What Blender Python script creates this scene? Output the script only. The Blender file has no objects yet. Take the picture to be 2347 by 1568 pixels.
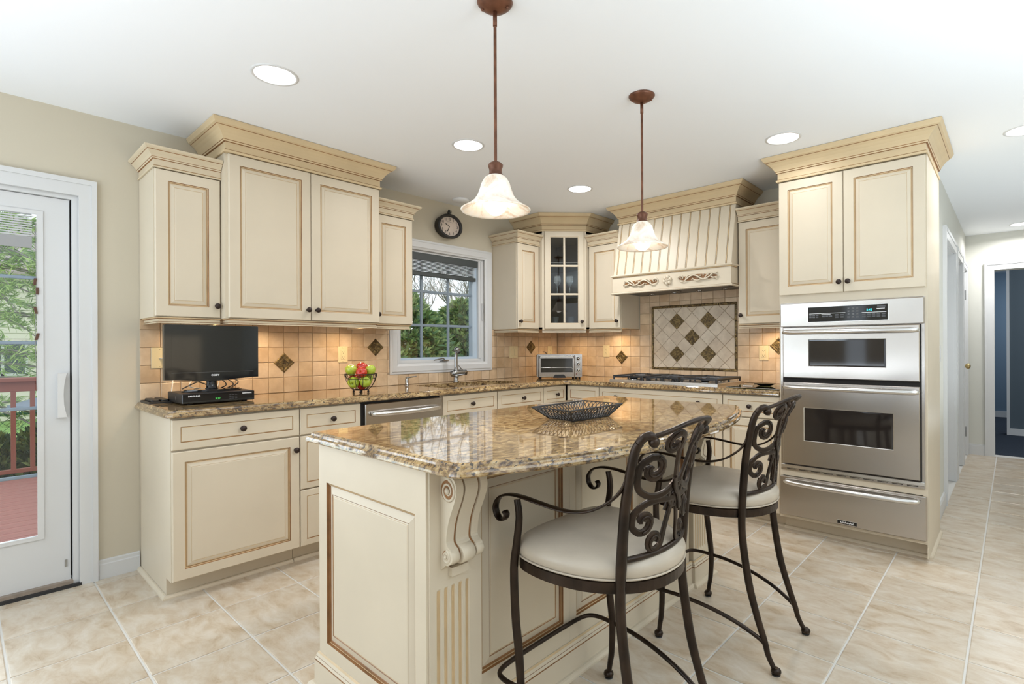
import bpy, math, random
import numpy as np
from mathutils import Vector, Matrix
from mathutils.geometry import tessellate_polygon
random.seed(7)
PI = math.pi
SC = bpy.context.scene
COL = SC.collection

# ------------------------------------------------------------------ camera, world, exposure, large lights
cam = bpy.data.cameras.new('camera'); camo = bpy.data.objects.new('camera', cam); COL.objects.link(camo)
camo.matrix_world = (Matrix.Translation((3.5548, -4.2293, 1.203)) @ Matrix.Rotation(0.7322, 4, 'Z')
                     @ Matrix.Rotation(PI/2, 4, 'X') @ Matrix.Rotation(-0.0041, 4, 'Z'))
cam.sensor_width = 36; cam.lens = 36*1205.8/2347
cam.shift_x = -64.4/2347; cam.shift_y = 12.0/2347
cam.clip_start = 0.02; cam.clip_end = 300
SC.camera = camo

w = bpy.data.worlds.new('overcast'); SC.world = w; w.use_nodes = True
bg = w.node_tree.nodes['Background']; bg.inputs[0].default_value = (0.90, 0.95, 1.0, 1); bg.inputs[1].default_value = 1.25
SC.view_settings.view_transform = 'Standard'; SC.view_settings.look = 'None'
SC.view_settings.gamma = 1; SC.view_settings.use_curve_mapping = False
SC.view_settings.exposure = 0.13

def light(name, typ, loc, power, color=(1, 1, 1), size=0.1, size_y=None, target=None, spread=None, shape=None):
    d = bpy.data.lights.new(name, typ); d.energy = power; d.color = color
    if typ == 'AREA':
        d.size = size
        if size_y: d.shape = 'RECTANGLE'; d.size_y = size_y
        if shape: d.shape = shape
        if spread: d.spread = spread
    elif typ == 'POINT': d.shadow_soft_size = size
    o = bpy.data.objects.new(name, d); COL.objects.link(o); o.location = loc
    if target is not None:
        o.rotation_euler = (Vector(target)-Vector(loc)).to_track_quat('-Z', 'Y').to_euler()
    return o
WARM = (1.0, 0.94, 0.87); NEUT = (0.95, 0.955, 0.97); COOL = (0.85, 0.925, 1.0); COOLR = (0.68, 0.84, 1.0)
CEIL = 2.42
# daylight through the tall windows of the family room behind the camera
light('daylight_rear_a', 'AREA', (.20, -7.35, 1.35), 17, COOLR, .4, 2.1, (.20, 0, 1.1))
light('daylight_rear_c', 'AREA', (1.55, -7.35, 1.35), 2.6, COOLR, .3, 2.1, (1.55, 0, 1.1))
light('daylight_rear_b', 'AREA', (3.6, -7.35, 1.35), 11, COOLR, 1.5, 2.1, (3.6, 0, 1.1))
light('fill_rear', 'AREA', (0.9, -6.9, 2.15), 10, COOLR, 1.2, .4, (.9, -3.0, .9))  # added unseen fill for faces turned to the rear, not a window
light('warm_fill_side', 'AREA', (6.6, -2.2, 0.95), 3, (1.0, 0.76, 0.48), 1.1, .9, (0, -3.0, .6))  # unseen warm fill, added to lift faces turned to the dining side
light('daylight_patio', 'AREA', (-0.35, -4.9, 1.1), 32, COOL, 1.7, 1.8, (3, -4.6, 1.0))
RECESSED = [(1.114, -3.273), (1.121, -2.162), (1.081, -1.012), (2.558, -0.986), (3.612, -0.186), (3.625, 2.913)]
# added out-of-view fill, aimed upward to brighten the ceiling
light('ceiling_fill_a', 'AREA', (1.7, -5.6, 0.8), 47, (0.78, 0.885, 1.0), 1.8, None, (1.75, -5.3, 3))
light('ceiling_fill_b', 'AREA', (4.9, -2.7, 0.9), 88, (0.74, 0.88, 1.0), 1.2, None, (5.2, -2.2, 3))
light('hall_fill', 'AREA', (4.1, 1.0, 0.6), 9, (0.86, 0.94, 1.0), 1.1, None, (4.1, 1.0, 3))  # added beside the view to brighten the hall ceiling
light('beyond_fill_a', 'AREA', (4.6, 4.2, 2.3), 14, (0.85, 0.93, 1.0), 0.5, None, (4.3, 5.5, 0))  # added fill for the dark room beyond the hall
light('beyond_fill_b', 'AREA', (4.2, 6.4, 2.3), 20, (0.85, 0.93, 1.0), 0.5, None, (3.6, 6.8, 0))  # second added fill, behind the partition, lifts the left blue wall
for i, (x, y) in enumerate(RECESSED + [(2.56, -5.0), (5.0, -3.0)]):
    light('downlight', 'AREA', (x, y, CEIL-0.02), (1.7, 6.0, 11.0, 2.2, 8, 12, 3, 4)[i], NEUT, 0.15, None, (x, y, 0), math.radians(165), 'DISK')

# ------------------------------------------------------------------ mesh builder
class MB:
    def __init__(s): s.v = []; s.f = []; s.m = []; s.sm = []
    def add(s, vs, fs, m=0, smooth=False):
        b = len(s.v); s.v += [tuple(v) for v in vs]
        for f in fs: s.f.append(tuple(b+i for i in f)); s.m.append(m); s.sm.append(smooth)
        return s
    def box(s, x0, x1, y0, y1, z0, z1, m=0):
        if x1 < x0: x0, x1 = x1, x0
        if y1 < y0: y0, y1 = y1, y0
        if z1 < z0: z0, z1 = z1, z0
        s.add([(x0,y0,z0),(x1,y0,z0),(x1,y1,z0),(x0,y1,z0),(x0,y0,z1),(x1,y0,z1),(x1,y1,z1),(x0,y1,z1)],
              [(0,3,2,1),(4,5,6,7),(0,1,5,4),(1,2,6,5),(2,3,7,6),(3,0,4,7)], m)
        return s
    def rbox(s, x0, x1, y0, y1, z0, z1, c=0.004, m=0):
        # box with all edges chamfered
        X=[x0,x0+c,x1-c,x1]; Y=[y0,y0+c,y1-c,y1]; Z=[z0,z0+c,z1-c,z1]
        vs=[]; idx={}
        def V(a,b,cc):
            k=(a,b,cc)
            if k not in idx: idx[k]=len(vs); vs.append((X[a],Y[b],Z[cc]))
            return idx[k]
        fs=[]
        for a in (0,3):
            q=[V(a,1,1),V(a,2,1),V(a,2,2),V(a,1,2)]; fs.append(q if a==3 else q[::-1])
            q=[V(1,a,1),V(2,a,1),V(2,a,2),V(1,a,2)]; fs.append(q if a==0 else q[::-1])
            q=[V(1,1,a),V(2,1,a),V(2,2,a),V(1,2,a)]; fs.append(q if a==3 else q[::-1])
        for a in (0,3):
            for b in (0,3):
                ia=1 if a==0 else 2; ib=1 if b==0 else 2
                fs.append([V(a,ib,1),V(ia,b,1),V(ia,b,2),V(a,ib,2)])
                fs.append([V(a,1,ib),V(ia,1,b),V(ia,2,b),V(a,2,ib)])
                fs.append([V(1,a,ib),V(1,ia,b),V(2,ia,b),V(2,a,ib)])
                for d in (0,3):
                    idd=1 if d==0 else 2
                    fs.append([V(a,ib,idd),V(ia,b,idd),V(ia,ib,d)])
        s.add(vs,fs,m); return s
    def rings(s, R, mats, axis='y', fill=True, smooth=False):
        # R: list of (x0,x1,z0,z1,y); quads between successive rectangles, the last filled
        vs=[]
        for (x0,x1,z0,z1,y) in R: vs += [(x0,y,z0),(x1,y,z0),(x1,y,z1),(x0,y,z1)]
        if axis=='z': vs=[(a,c,b) for a,b,c in vs]
        b=len(s.v); s.v += vs
        for i in range(len(R)-1):
            for k in range(4):
                k2=(k+1)%4
                s.f.append((b+4*i+k,b+4*i+k2,b+4*i+4+k2,b+4*i+4+k)); s.m.append(mats[i]); s.sm.append(smooth)
        if fill:
            i=len(R)-1; s.f.append((b+4*i,b+4*i+1,b+4*i+2,b+4*i+3)); s.m.append(mats[-1]); s.sm.append(False)
        return s
    def lathe(s, prof, c=(0,0,0), n=24, m=0, axis='z', sx=1, sy=1, smooth=True, caps=True, mats=None):
        vs=[]
        for r,z in prof:
            for k in range(n):
                a=2*PI*k/n; p=(r*math.cos(a)*sx, r*math.sin(a)*sy, z)
                if axis=='x': p=(p[2],p[0],p[1])
                elif axis=='y': p=(p[0],-p[2],p[1])
                vs.append((p[0]+c[0],p[1]+c[1],p[2]+c[2]))
        b=len(s.v); s.v+=vs
        for i in range(len(prof)-1):
            for k in range(n):
                k2=(k+1)%n
                s.f.append((b+i*n+k,b+i*n+k2,b+(i+1)*n+k2,b+(i+1)*n+k)); s.m.append(mats[i] if mats else m); s.sm.append(smooth)
        if caps:
            if prof[0][0]>1e-5: s.f.append(tuple(b+k for k in range(n))[::-1]); s.m.append(m); s.sm.append(False)
            if prof[-1][0]>1e-5: s.f.append(tuple(b+(len(prof)-1)*n+k for k in range(n))); s.m.append(m); s.sm.append(False)
        return s
    def tube(s, pts, r, n=8, m=0, smooth=True, closed=False, caps=True):
        P=[Vector(p) for p in pts]; N=len(P)
        rr=[r]*N if not hasattr(r,'__len__') else list(r)
        up=Vector((0,0,1)); prev=None; vs=[]
        for i in range(N):
            if closed: t=(P[(i+1)%N]-P[i-1])
            else: t=P[min(i+1,N-1)]-P[max(i-1,0)]
            if t.length<1e-9: t=Vector((0,0,1))
            t.normalize()
            if prev is None:
                a=up if abs(t.dot(up))<0.9 else Vector((1,0,0))
                u=t.cross(a).normalized()
            else:
                u=(prev-t*prev.dot(t))
                if u.length<1e-6: u=t.cross(up)
                u.normalize()
            prev=u; vv=t.cross(u)
            for k in range(n):
                a=2*PI*k/n; vs.append(P[i]+(u*math.cos(a)+vv*math.sin(a))*rr[i])
        fs=[]
        for i in range(N if closed else N-1):
            j=(i+1)%N
            for k in range(n):
                k2=(k+1)%n; fs.append((i*n+k,i*n+k2,j*n+k2,j*n+k))
        s.add(vs,fs,m,smooth)
        if caps and not closed:
            s.add(vs[:n],[tuple(range(n))[::-1]],m); s.add(vs[-n:],[tuple(range(n))],m)
        return s
    def band(s, pts, nrm, w, t, m=0, smooth=False):
        # flat bar swept along pts; nrm(i) = direction of its thickness t; w across
        P=[Vector(p) for p in pts]; N=len(P); vs=[]
        ww=[w]*N if not hasattr(w,'__len__') else list(w)
        for i in range(N):
            tg=(P[min(i+1,N-1)]-P[max(i-1,0)]).normalized()
            n_=Vector(nrm(i)); n_=(n_-tg*n_.dot(tg)).normalized(); b_=tg.cross(n_)
            h=ww[i]/2
            for a,c in ((-h,-.5),(-h*.55,-1),(h*.55,-1),(h,-.5),(h,.5),(h*.55,1),(-h*.55,1),(-h,.5)):
                vs.append(P[i]+b_*a+n_*(c*t/2))
        fs=[]
        for i in range(N-1):
            for k in range(8):
                k2=(k+1)%8; fs.append((i*8+k,i*8+k2,(i+1)*8+k2,(i+1)*8+k))
        fs.append(tuple(range(8))[::-1]); fs.append(tuple(range((N-1)*8,N*8)))
        s.add(vs,fs,m,smooth); return s
    def prism(s, poly, z0, z1, m=0, axis='z', smooth=False):
        n=len(poly)
        def P(a,b,z):
            return (a,b,z) if axis=='z' else ((a,z,b) if axis=='y' else (z,a,b))
        vs=[P(a,b,z0) for a,b in poly]+[P(a,b,z1) for a,b in poly]
        base=len(s.v); s.v+=vs
        for k in range(n):
            k2=(k+1)%n; s.f.append((base+k,base+k2,base+n+k2,base+n+k)); s.m.append(m); s.sm.append(smooth)
        tris=tessellate_polygon([[Vector((a,b,0)) for a,b in poly]])
        for t in tris:
            s.f.append(tuple(base+i for i in t)); s.m.append(m); s.sm.append(False)
            s.f.append(tuple(base+n+i for i in t)[::-1]); s.m.append(m); s.sm.append(False)
        return s
    def sweep(s, path, prof, mats=None, closed=False, m=0, smooth=False, capends=True):
        # path: plan points; prof: (out, z) list; outward = right-hand side of travel; mitred
        n=len(path); P=[Vector(p[:2]) for p in path]; nn=[]
        for i in range(n):
            def nd(a,b):
                d=(b-a).normalized(); return Vector((d.y,-d.x))
            if closed or 0<i<n-1:
                n1=nd(P[i-1],P[i]); n2=nd(P[i],P[(i+1)%n])
                k=n1+n2; k=k/max(1e-6,(1+n1.dot(n2)))
            elif i==0: k=nd(P[0],P[1])
            else: k=nd(P[-2],P[-1])
            nn.append(k)
        q=len(prof); vs=[]
        for i in range(n):
            for o,z in prof: vs.append((P[i].x+nn[i].x*o,P[i].y+nn[i].y*o,z))
        b=len(s.v); s.v+=vs
        for i in range(n if closed else n-1):
            j=(i+1)%n
            for k in range(q-1):
                s.f.append((b+i*q+k,b+j*q+k,b+j*q+k+1,b+i*q+k+1)); s.m.append(mats[k] if mats else m); s.sm.append(smooth)
        if capends and not closed and q>2:
            s.f.append(tuple(b+k for k in range(q))[::-1]); s.m.append(m); s.sm.append(False)
            s.f.append(tuple(b+(n-1)*q+k for k in range(q))); s.m.append(m); s.sm.append(False)
        return s
    def sphere(s, c, r, m=0, n=12, sz=1, sx=1, sy=1):
        k=max(4,n//2); prof=[(max(1e-6,r*math.sin(PI*i/k)), -r*math.cos(PI*i/k)*sz) for i in range(k+1)]
        return s.lathe(prof,c,n,m,sx=sx,sy=sy,caps=False)
    def build(s, name, mats, parent=None, loc=(0,0,0), rot=0):
        me=bpy.data.meshes.new(name); me.from_pydata(s.v,[],s.f)
        if not isinstance(mats,(list,tuple)): mats=[mats]
        for x in mats: me.materials.append(x)
        me.polygons.foreach_set('material_index',s.m); me.polygons.foreach_set('use_smooth',s.sm); me.update()
        o=bpy.data.objects.new(name,me); COL.objects.link(o); o.location=loc
        if rot: o.rotation_euler=(0,0,rot)
        if parent: o.parent=parent
        return o
def recalc(o):
    import bmesh
    bm=bmesh.new(); bm.from_mesh(o.data); bmesh.ops.recalc_face_normals(bm,faces=bm.faces); bm.to_mesh(o.data); bm.free(); return o
def weld(o, d=1e-5):
    import bmesh
    bm=bmesh.new(); bm.from_mesh(o.data); bmesh.ops.remove_doubles(bm,verts=bm.verts,dist=d); bmesh.ops.recalc_face_normals(bm,faces=bm.faces); bm.to_mesh(o.data); bm.free(); return o
def T(name,label,cat,loc=(0,0,0),rot=0,group=None):
    o=bpy.data.objects.new(name,None); COL.objects.link(o); o.location=loc; o.rotation_euler=(0,0,rot); o.empty_display_size=.05
    o['label']=label; o['category']=cat
    if group: o['group']=group
    return o
def tag(o,label,cat,group=None,kind=None):
    o['label']=label; o['category']=cat
    if group: o['group']=group
    if kind: o['kind']=kind
    return o
def S(o): o['kind']='structure'; return o
def clone(o,parent=None,first=True):
    c=o.copy(); COL.objects.link(c)
    if parent: c.parent=parent
    for ch in [x for x in KIDS.get(o.name,[])]: clone(ch,c)
    return c
KIDS={}
def index_kids(o):
    KIDS[o.name]=[c for c in bpy.data.objects if c.parent==o]
    for c in KIDS[o.name]: index_kids(c)
def catmull(P,k=6,closed=False):
    P=[Vector(p) for p in P]; n=len(P); out=[]
    rng=range(n if closed else n-1)
    for i in rng:
        p0=P[i-1] if (closed or i>0) else P[0]; p1=P[i]; p2=P[(i+1)%n]; p3=P[(i+2)%n] if (closed or i+2<n) else P[-1]
        for j in range(k):
            t=j/k; out.append(0.5*((2*p1)+(p2-p0)*t+(2*p0-5*p1+4*p2-p3)*t*t+(3*p1-p0-3*p2+p3)*t**3))
    if not closed: out.append(P[-1])
    return out
def text(body,size,mat,parent=None,loc=(0,0,0),rot=(PI/2,0,0),ext=0.0004,name='lettering',bold=False,sx=1,align='CENTER'):
    cu=bpy.data.curves.new(name,'FONT'); cu.body=body; cu.size=size; cu.extrude=ext; cu.align_x=align; cu.align_y='CENTER'
    if bold: cu.offset=size*.02
    t=bpy.data.objects.new('tmp',cu); COL.objects.link(t)
    dg=bpy.context.evaluated_depsgraph_get(); me=bpy.data.meshes.new_from_object(t.evaluated_get(dg))
    bpy.data.objects.remove(t); me.materials.clear(); me.materials.append(mat)
    o=bpy.data.objects.new(name,me); COL.objects.link(o); o.location=loc; o.rotation_euler=rot; o.scale=(sx,1,1)
    if parent: o.parent=parent
    return o

# ------------------------------------------------------------------ materials
def nodes(name):
    m=bpy.data.materials.new(name); m.use_nodes=True; nt=m.node_tree; return m,nt,nt.nodes['Principled BSDF']
def M(name,color,rough=.5,metal=0,spec=.5,noise=0,nscale=8,bump=0,bscale=200,emit=None,estr=0,aniso=0,coat=0,stretch=None):
    m,nt,p=nodes(name); p.inputs['Base Color'].default_value=(*color,1); p.inputs['Roughness'].default_value=rough
    p.inputs['Metallic'].default_value=metal; p.inputs['Specular IOR Level'].default_value=spec
    p.inputs['Anisotropic'].default_value=aniso; p.inputs['Coat Weight'].default_value=coat
    if emit: p.inputs['Emission Color'].default_value=(*emit,1); p.inputs['Emission Strength'].default_value=estr
    if noise or bump:
        tc=nt.nodes.new('ShaderNodeTexCoord'); mp=nt.nodes.new('ShaderNodeMapping'); nt.links.new(tc.outputs['Object'],mp.inputs[0])
        if stretch: mp.inputs['Scale'].default_value=stretch
    if noise:
        n=nt.nodes.new('ShaderNodeTexNoise'); n.inputs['Scale'].default_value=nscale; n.inputs['Detail'].default_value=4
        nt.links.new(mp.outputs[0],n.inputs['Vector'])
        r=nt.nodes.new('ShaderNodeValToRGB'); e=r.color_ramp.elements
        e[0].position=.3; e[1].position=.7
        e[0].color=(*[c*(1-noise) for c in color],1); e[1].color=(*[min(1,c*(1+noise)) for c in color],1)
        nt.links.new(n.outputs['Fac'],r.inputs[0]); nt.links.new(r.outputs[0],p.inputs['Base Color'])
    if bump:
        n=nt.nodes.new('ShaderNodeTexNoise'); n.inputs['Scale'].default_value=bscale; n.inputs['Detail'].default_value=2
        nt.links.new(mp.outputs[0],n.inputs['Vector'])
        b=nt.nodes.new('ShaderNodeBump'); b.inputs['Strength'].default_value=bump; b.inputs['Distance'].default_value=.002
        nt.links.new(n.outputs['Fac'],b.inputs['Height']); nt.links.new(b.outputs[0],p.inputs['Normal'])
    return m
def ramp(nt,fac,stops,interp='LINEAR'):
    r=nt.nodes.new('ShaderNodeValToRGB'); r.color_ramp.interpolation=interp
    e=r.color_ramp.elements
    while len(e)<len(stops): e.new(.5)
    for x,(p,c) in zip(e,stops): x.position=p; x.color=(*c,1)
    nt.links.new(fac,r.inputs[0]); return r.outputs[0]
def noise_node(nt,vec,scale,detail=4,rough=.55,dist=0):
    n=nt.nodes.new('ShaderNodeTexNoise'); n.inputs['Scale'].default_value=scale; n.inputs['Detail'].default_value=detail
    n.inputs['Roughness'].default_value=rough; n.inputs['Distortion'].default_value=dist
    nt.links.new(vec,n.inputs['Vector']); return n.outputs['Fac']
def mapped(nt,scale=(1,1,1),rnd=0):
    tc=nt.nodes.new('ShaderNodeTexCoord'); mp=nt.nodes.new('ShaderNodeMapping'); mp.inputs['Scale'].default_value=scale
    nt.links.new(tc.outputs['Object'],mp.inputs[0])
    if rnd:
        oi=nt.nodes.new('ShaderNodeObjectInfo'); ml=nt.nodes.new('ShaderNodeMath'); ml.operation='MULTIPLY'; ml.inputs[1].default_value=rnd
        nt.links.new(oi.outputs['Random'],ml.inputs[0]); cb=nt.nodes.new('ShaderNodeCombineXYZ')
        for i in range(3): nt.links.new(ml.outputs[0],cb.inputs[i])
        nt.links.new(cb.outputs[0],mp.inputs['Location'])
    return mp.outputs[0]
def mixc(nt,fac,a,b,mode='MIX'):
    x=nt.nodes.new('ShaderNodeMix'); x.data_type='RGBA'; x.blend_type=mode
    if isinstance(fac,(int,float)): x.inputs[0].default_value=fac
    else: nt.links.new(fac,x.inputs[0])
    for i,c in ((6,a),(7,b)):
        if isinstance(c,tuple): x.inputs[i].default_value=(*c,1)
        else: nt.links.new(c,x.inputs[i])
    return x.outputs[2]
def setbump(nt,p,h,strength,dist=.002):
    b=nt.nodes.new('ShaderNodeBump'); b.inputs['Strength'].default_value=strength; b.inputs['Distance'].default_value=dist
    nt.links.new(h,b.inputs['Height']); nt.links.new(b.outputs[0],p.inputs['Normal'])

CREAM=M('cream_glazed_paint',(.64,.555,.425),.42,spec=.35,noise=.035,nscale=3)
GLAZE=M('brown_glaze',(.25,.115,.04),.45,noise=.3,nscale=14)
GLAZE2=M('tan_glaze',(.60,.44,.25),.42,noise=.12,nscale=9)
CROWN=M('tan_glazed_moulding',(.64,.495,.30),.42,spec=.35,noise=.06,nscale=5)
CROWN2=M('light_tan_moulding',(.62,.52,.365),.42,spec=.35,noise=.05,nscale=5)
BRONZE=M('dark_bronze_knob',(.035,.022,.018),.38,.5)
IRON=M('brown_iron',(.028,.0165,.010),.30,.55,noise=.5,nscale=16)
COPPER=M('rust_bronze',(.16,.065,.035),.42,.5,noise=.35,nscale=20)
WALLC=M('cream_wall_paint',(.59,.53,.415),.7,bump=.05,bscale=300)
HALLC=M('pale_wall_paint',(.66,.65,.585),.7)
CEILM=M('white_ceiling_paint',(.87,.89,.91),.85)
WHITE=M('white_trim_paint',(.66,.66,.655),.38)
GREYM=M('grey_grille',(.22,.26,.31),.45)
STEEL=M('brushed_steel',(.50,.465,.43),.22,1,aniso=.8,bump=.03,bscale=40,stretch=(60,60,.6))
STEELH=M('satin_steel',(.66,.65,.63),.27,1)
CHROME=M('satin_nickel',(.36,.36,.36),.2,1)
BLACK=M('gloss_black',(.008,.008,.009),.06)
BLACKM=M('matt_black',(.012,.012,.013),.45)
SCREEN=M('tv_screen',(.010,.010,.009),.3,spec=.08)
CASTI=M('cast_iron',(.018,.019,.021),.42)
DARKGAP=M('dark_gap',(.01,.008,.007),.8)
IVORY=M('ivory_plastic',(.72,.60,.36),.35)
FABRIC=M('cushion_fabric',(.50,.43,.34),.36,noise=.08,nscale=9,bump=.1,bscale=90)
LETTER=M('white_lettering',(.85,.85,.85),.5)
CYAN=M('cyan_digits',(.02,.4,.45),.5,emit=(.05,.8,.9),estr=1.2)
GREEND=M('green_digits',(.02,.3,.05),.5,emit=(.1,.7,.1),estr=.6)
BRASS=M('brass',(.55,.42,.2),.3,1)
GROUT=M('tile_grout',(.42,.31,.20),.8)
FGROUT=M('floor_grout',(.66,.64,.60),.75)

def glass(name,tint=(1,1,1),rough=0.0,ior=1.45,extra=0):
    m=bpy.data.materials.new(name); m.use_nodes=True; nt=m.node_tree; nt.nodes.clear()
    out=nt.nodes.new('ShaderNodeOutputMaterial'); tr=nt.nodes.new('ShaderNodeBsdfTransparent'); tr.inputs[0].default_value=(*tint,1)
    gl=nt.nodes.new('ShaderNodeBsdfGlossy'); gl.inputs['Roughness'].default_value=rough
    fr=nt.nodes.new('ShaderNodeFresnel'); fr.inputs[0].default_value=ior; mx=nt.nodes.new('ShaderNodeMixShader')
    nt.links.new(fr.outputs[0],mx.inputs[0]); nt.links.new(tr.outputs[0],mx.inputs[1]); nt.links.new(gl.outputs[0],mx.inputs[2])
    nt.links.new(mx.outputs[0],out.inputs[0]); return m
PANE=glass('window_glass',(.97,.99,.99)); GLASSD=glass('clear_glassware',(.93,.95,.95)); GREENG=glass('green_tinted_glass',(.70,.85,.74))
OVENG=M('oven_glass',(.02,.016,.014),.05)
def granite():
    m,nt,p=nodes('granite'); v=mapped(nt,(1,.45,1))
    a=noise_node(nt,v,52,8,.72,.5); base=ramp(nt,a,[(.33,(.035,.024,.018)),(.42,(.17,.10,.05)),(.50,(.38,.25,.11)),(.58,(.52,.37,.18)),(.70,(.60,.49,.32))])
    v2=mapped(nt,(1,.6,1)); b=noise_node(nt,v2,95,3,.6)
    spk=ramp(nt,b,[(.37,(0,0,0)),(.42,(1,1,1))])
    c=noise_node(nt,v,6,3,.6); blot=ramp(nt,c,[(.38,(.62,.58,.54)),(.62,(1.0,1.0,1.0))])
    col=mixc(nt,1.0,base,blot,'MULTIPLY'); col=mixc(nt,spk,(.05,.036,.024),col)
    nt.links.new(col,p.inputs['Base Color']); p.inputs['Roughness'].default_value=.045; p.inputs['Coat Weight'].default_value=.35; p.inputs['Coat Roughness'].default_value=.02
    p.inputs['Specular IOR Level'].default_value=.75
    return m
GRANITE=granite()
def tilemat():
    m,nt,p=nodes('beige_wall_tile'); oi=nt.nodes.new('ShaderNodeObjectInfo')
    base=ramp(nt,oi.outputs['Random'],[(0,(.56,.40,.25)),(.35,(.64,.48,.31)),(.7,(.68,.53,.37)),(1,(.60,.45,.30))])
    n=noise_node(nt,mapped(nt,(1,1,1),30),11,4); v=ramp(nt,n,[(.35,(.86,.82,.78)),(.65,(1.08,1.08,1.08))])
    nt.links.new(mixc(nt,1.0,base,v,'MULTIPLY'),p.inputs['Base Color']); p.inputs['Roughness'].default_value=.32; return m
TILE=tilemat()
def tilemat2():
    m,nt,p=nodes('pale_mosaic_tile'); oi=nt.nodes.new('ShaderNodeObjectInfo')
    base=ramp(nt,oi.outputs['Random'],[(0,(.60,.49,.37)),(.5,(.67,.58,.46)),(1,(.63,.52,.39))])
    n=noise_node(nt,mapped(nt,(1,1,1),30),14,4); v=ramp(nt,n,[(.35,(.86,.84,.82)),(.65,(1.06,1.06,1.06))])
    nt.links.new(mixc(nt,1.0,base,v,'MULTIPLY'),p.inputs['Base Color']); p.inputs['Roughness'].default_value=.35; return m
TILE2=tilemat2()
def accentmat():
    m,nt,p=nodes('bronze_relief_tile'); v=mapped(nt,(1,1,1),20); n=noise_node(nt,v,45,5,.6,1.2)
    c=ramp(nt,n,[(.35,(.035,.022,.010)),(.5,(.13,.085,.03)),(.66,(.30,.21,.08))])
    nt.links.new(c,p.inputs['Base Color']); p.inputs['Roughness'].default_value=.35; p.inputs['Metallic'].default_value=.45
    setbump(nt,p,n,.8,.004); return m
ACCENT=accentmat()
def floormat():
    m,nt,p=nodes('travertine_floor_tile'); v=mapped(nt,(1,1.9,1),40); a=noise_node(nt,v,8,8,.66,.5)
    c=ramp(nt,a,[(.30,(.41,.305,.195)),(.42,(.52,.42,.305)),(.54,(.58,.50,.395)),(.70,(.64,.58,.495))])
    oi=nt.nodes.new('ShaderNodeObjectInfo'); t=ramp(nt,oi.outputs['Random'],[(0,(.95,.95,.95)),(1,(1.05,1.04,1.03))])
    nt.links.new(mixc(nt,1.0,c,t,'MULTIPLY'),p.inputs['Base Color']); p.inputs['Roughness'].default_value=.30
    b=noise_node(nt,v,20,5); setbump(nt,p,b,.12,.002); return m
FLOORT=floormat()
def emat(name,c,s,base=(.8,.8,.8)):
    m,nt,p=nodes(name); p.inputs['Base Color'].default_value=(*base,1); p.inputs['Emission Color'].default_value=(*c,1); p.inputs['Emission Strength'].default_value=s; return m
GLOW=emat('lamp_diffuser',(1,.97,.92),6); BULB=emat('lamp_bulb',(1,.93,.82),3.2); PUCK=emat('puck_light_glow',(1,.85,.6),7)
def shademat():
    m,nt,p=nodes('alabaster_glass_shade'); v=mapped(nt,(1,1,.6)); n=noise_node(nt,v,12,4,.6,1.5)
    c=ramp(nt,n,[(.36,(.72,.56,.42)),(.48,(.90,.82,.70)),(.7,(.95,.91,.84))]); nt.links.new(c,p.inputs['Base Color'])
    p.inputs['Roughness'].default_value=.3; p.inputs['Emission Strength'].default_value=.14; nt.links.new(c,p.inputs['Emission Color'])
    return m
SHADE=shademat()

# ------------------------------------------------------------------ structure: floor, ceiling, walls
fl=S(MB().box(-.14,7.0,-7.5,3.44,-.06,-.003).build('floor',FGROUT))
TX,TY,GX,GY=.3712,.3495,.45,-4.101
def tile_mesh(name,wd,h,t,c=.0025):
    m=MB(); m.rings([(0,wd,0,h,0),(0,wd,0,h,t-c*.6),(c,wd-c,c,h-c,t)],[0,0,0],axis='z'); return m
tm=MB(); a,b=TX/2-.004,TY/2-.004; c=.003
tm.rings([(-a,a,-b,b,-.003),(-a,a,-b,b,-.0012),(-a+c,a-c,-b+c,b-c,0)],[0,0,0],axis='z')
fproto=None; far=MB()
def infoot(x,y):
    # roughly what the camera and a viewer one step aside can see
    dx,dy=x-3.55,y+4.23; d=-math.sin(.7322)*dx+math.cos(.7322)*dy; r=math.cos(.7322)*dx+math.sin(.7322)*dy
    if d<1.0 or x<-.2: return False
    if -1.25*d-.3<r<1.2*d+.2:
        if x<.5 and y>-3.4: return False
        if y>-.35 and x<2.9: return False
        if 1.85<x<2.2 and -3.2<y<-1.75: return False
        return True
    return False
nt_=0
for i in range(-2,19):
    for j in range(-11,23):
        cx=GX+(i+.5)*TX; cy=GY+(j+.5)*TY
        x0,x1,y0,y1=cx-a,cx+a,cy-b,cy+b
        if x1<.02 or x0>6.98 or y0<-7.48 or y0>3.28: continue
        if y0>.02 and x1<3.19: continue
        full = x0>.0 and y1<3.3 and x1<6.98 and not (y1>0 and x0<3.165)
        if full and infoot(cx,cy) and nt_<290:
            nt_+=1
            if fproto is None: fproto=tm.build('tile',FLOORT,fl,(cx,cy,0))
            else:
                o=fproto.copy(); COL.objects.link(o); o.location=(cx,cy,0)
        else:
            x0=max(x0,.0); y1=min(y1,3.3); x1=min(x1,7.0)
            if y0>-.05 and x0<3.165: x0=3.18
            if x1-x0<.02 or y1-y0<.02: continue
            far.box(x0,x1,y0,y1,-.003,0)
fo=far.build('tile_field',FLOORT,fl); fo['kind']='stuff'

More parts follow.
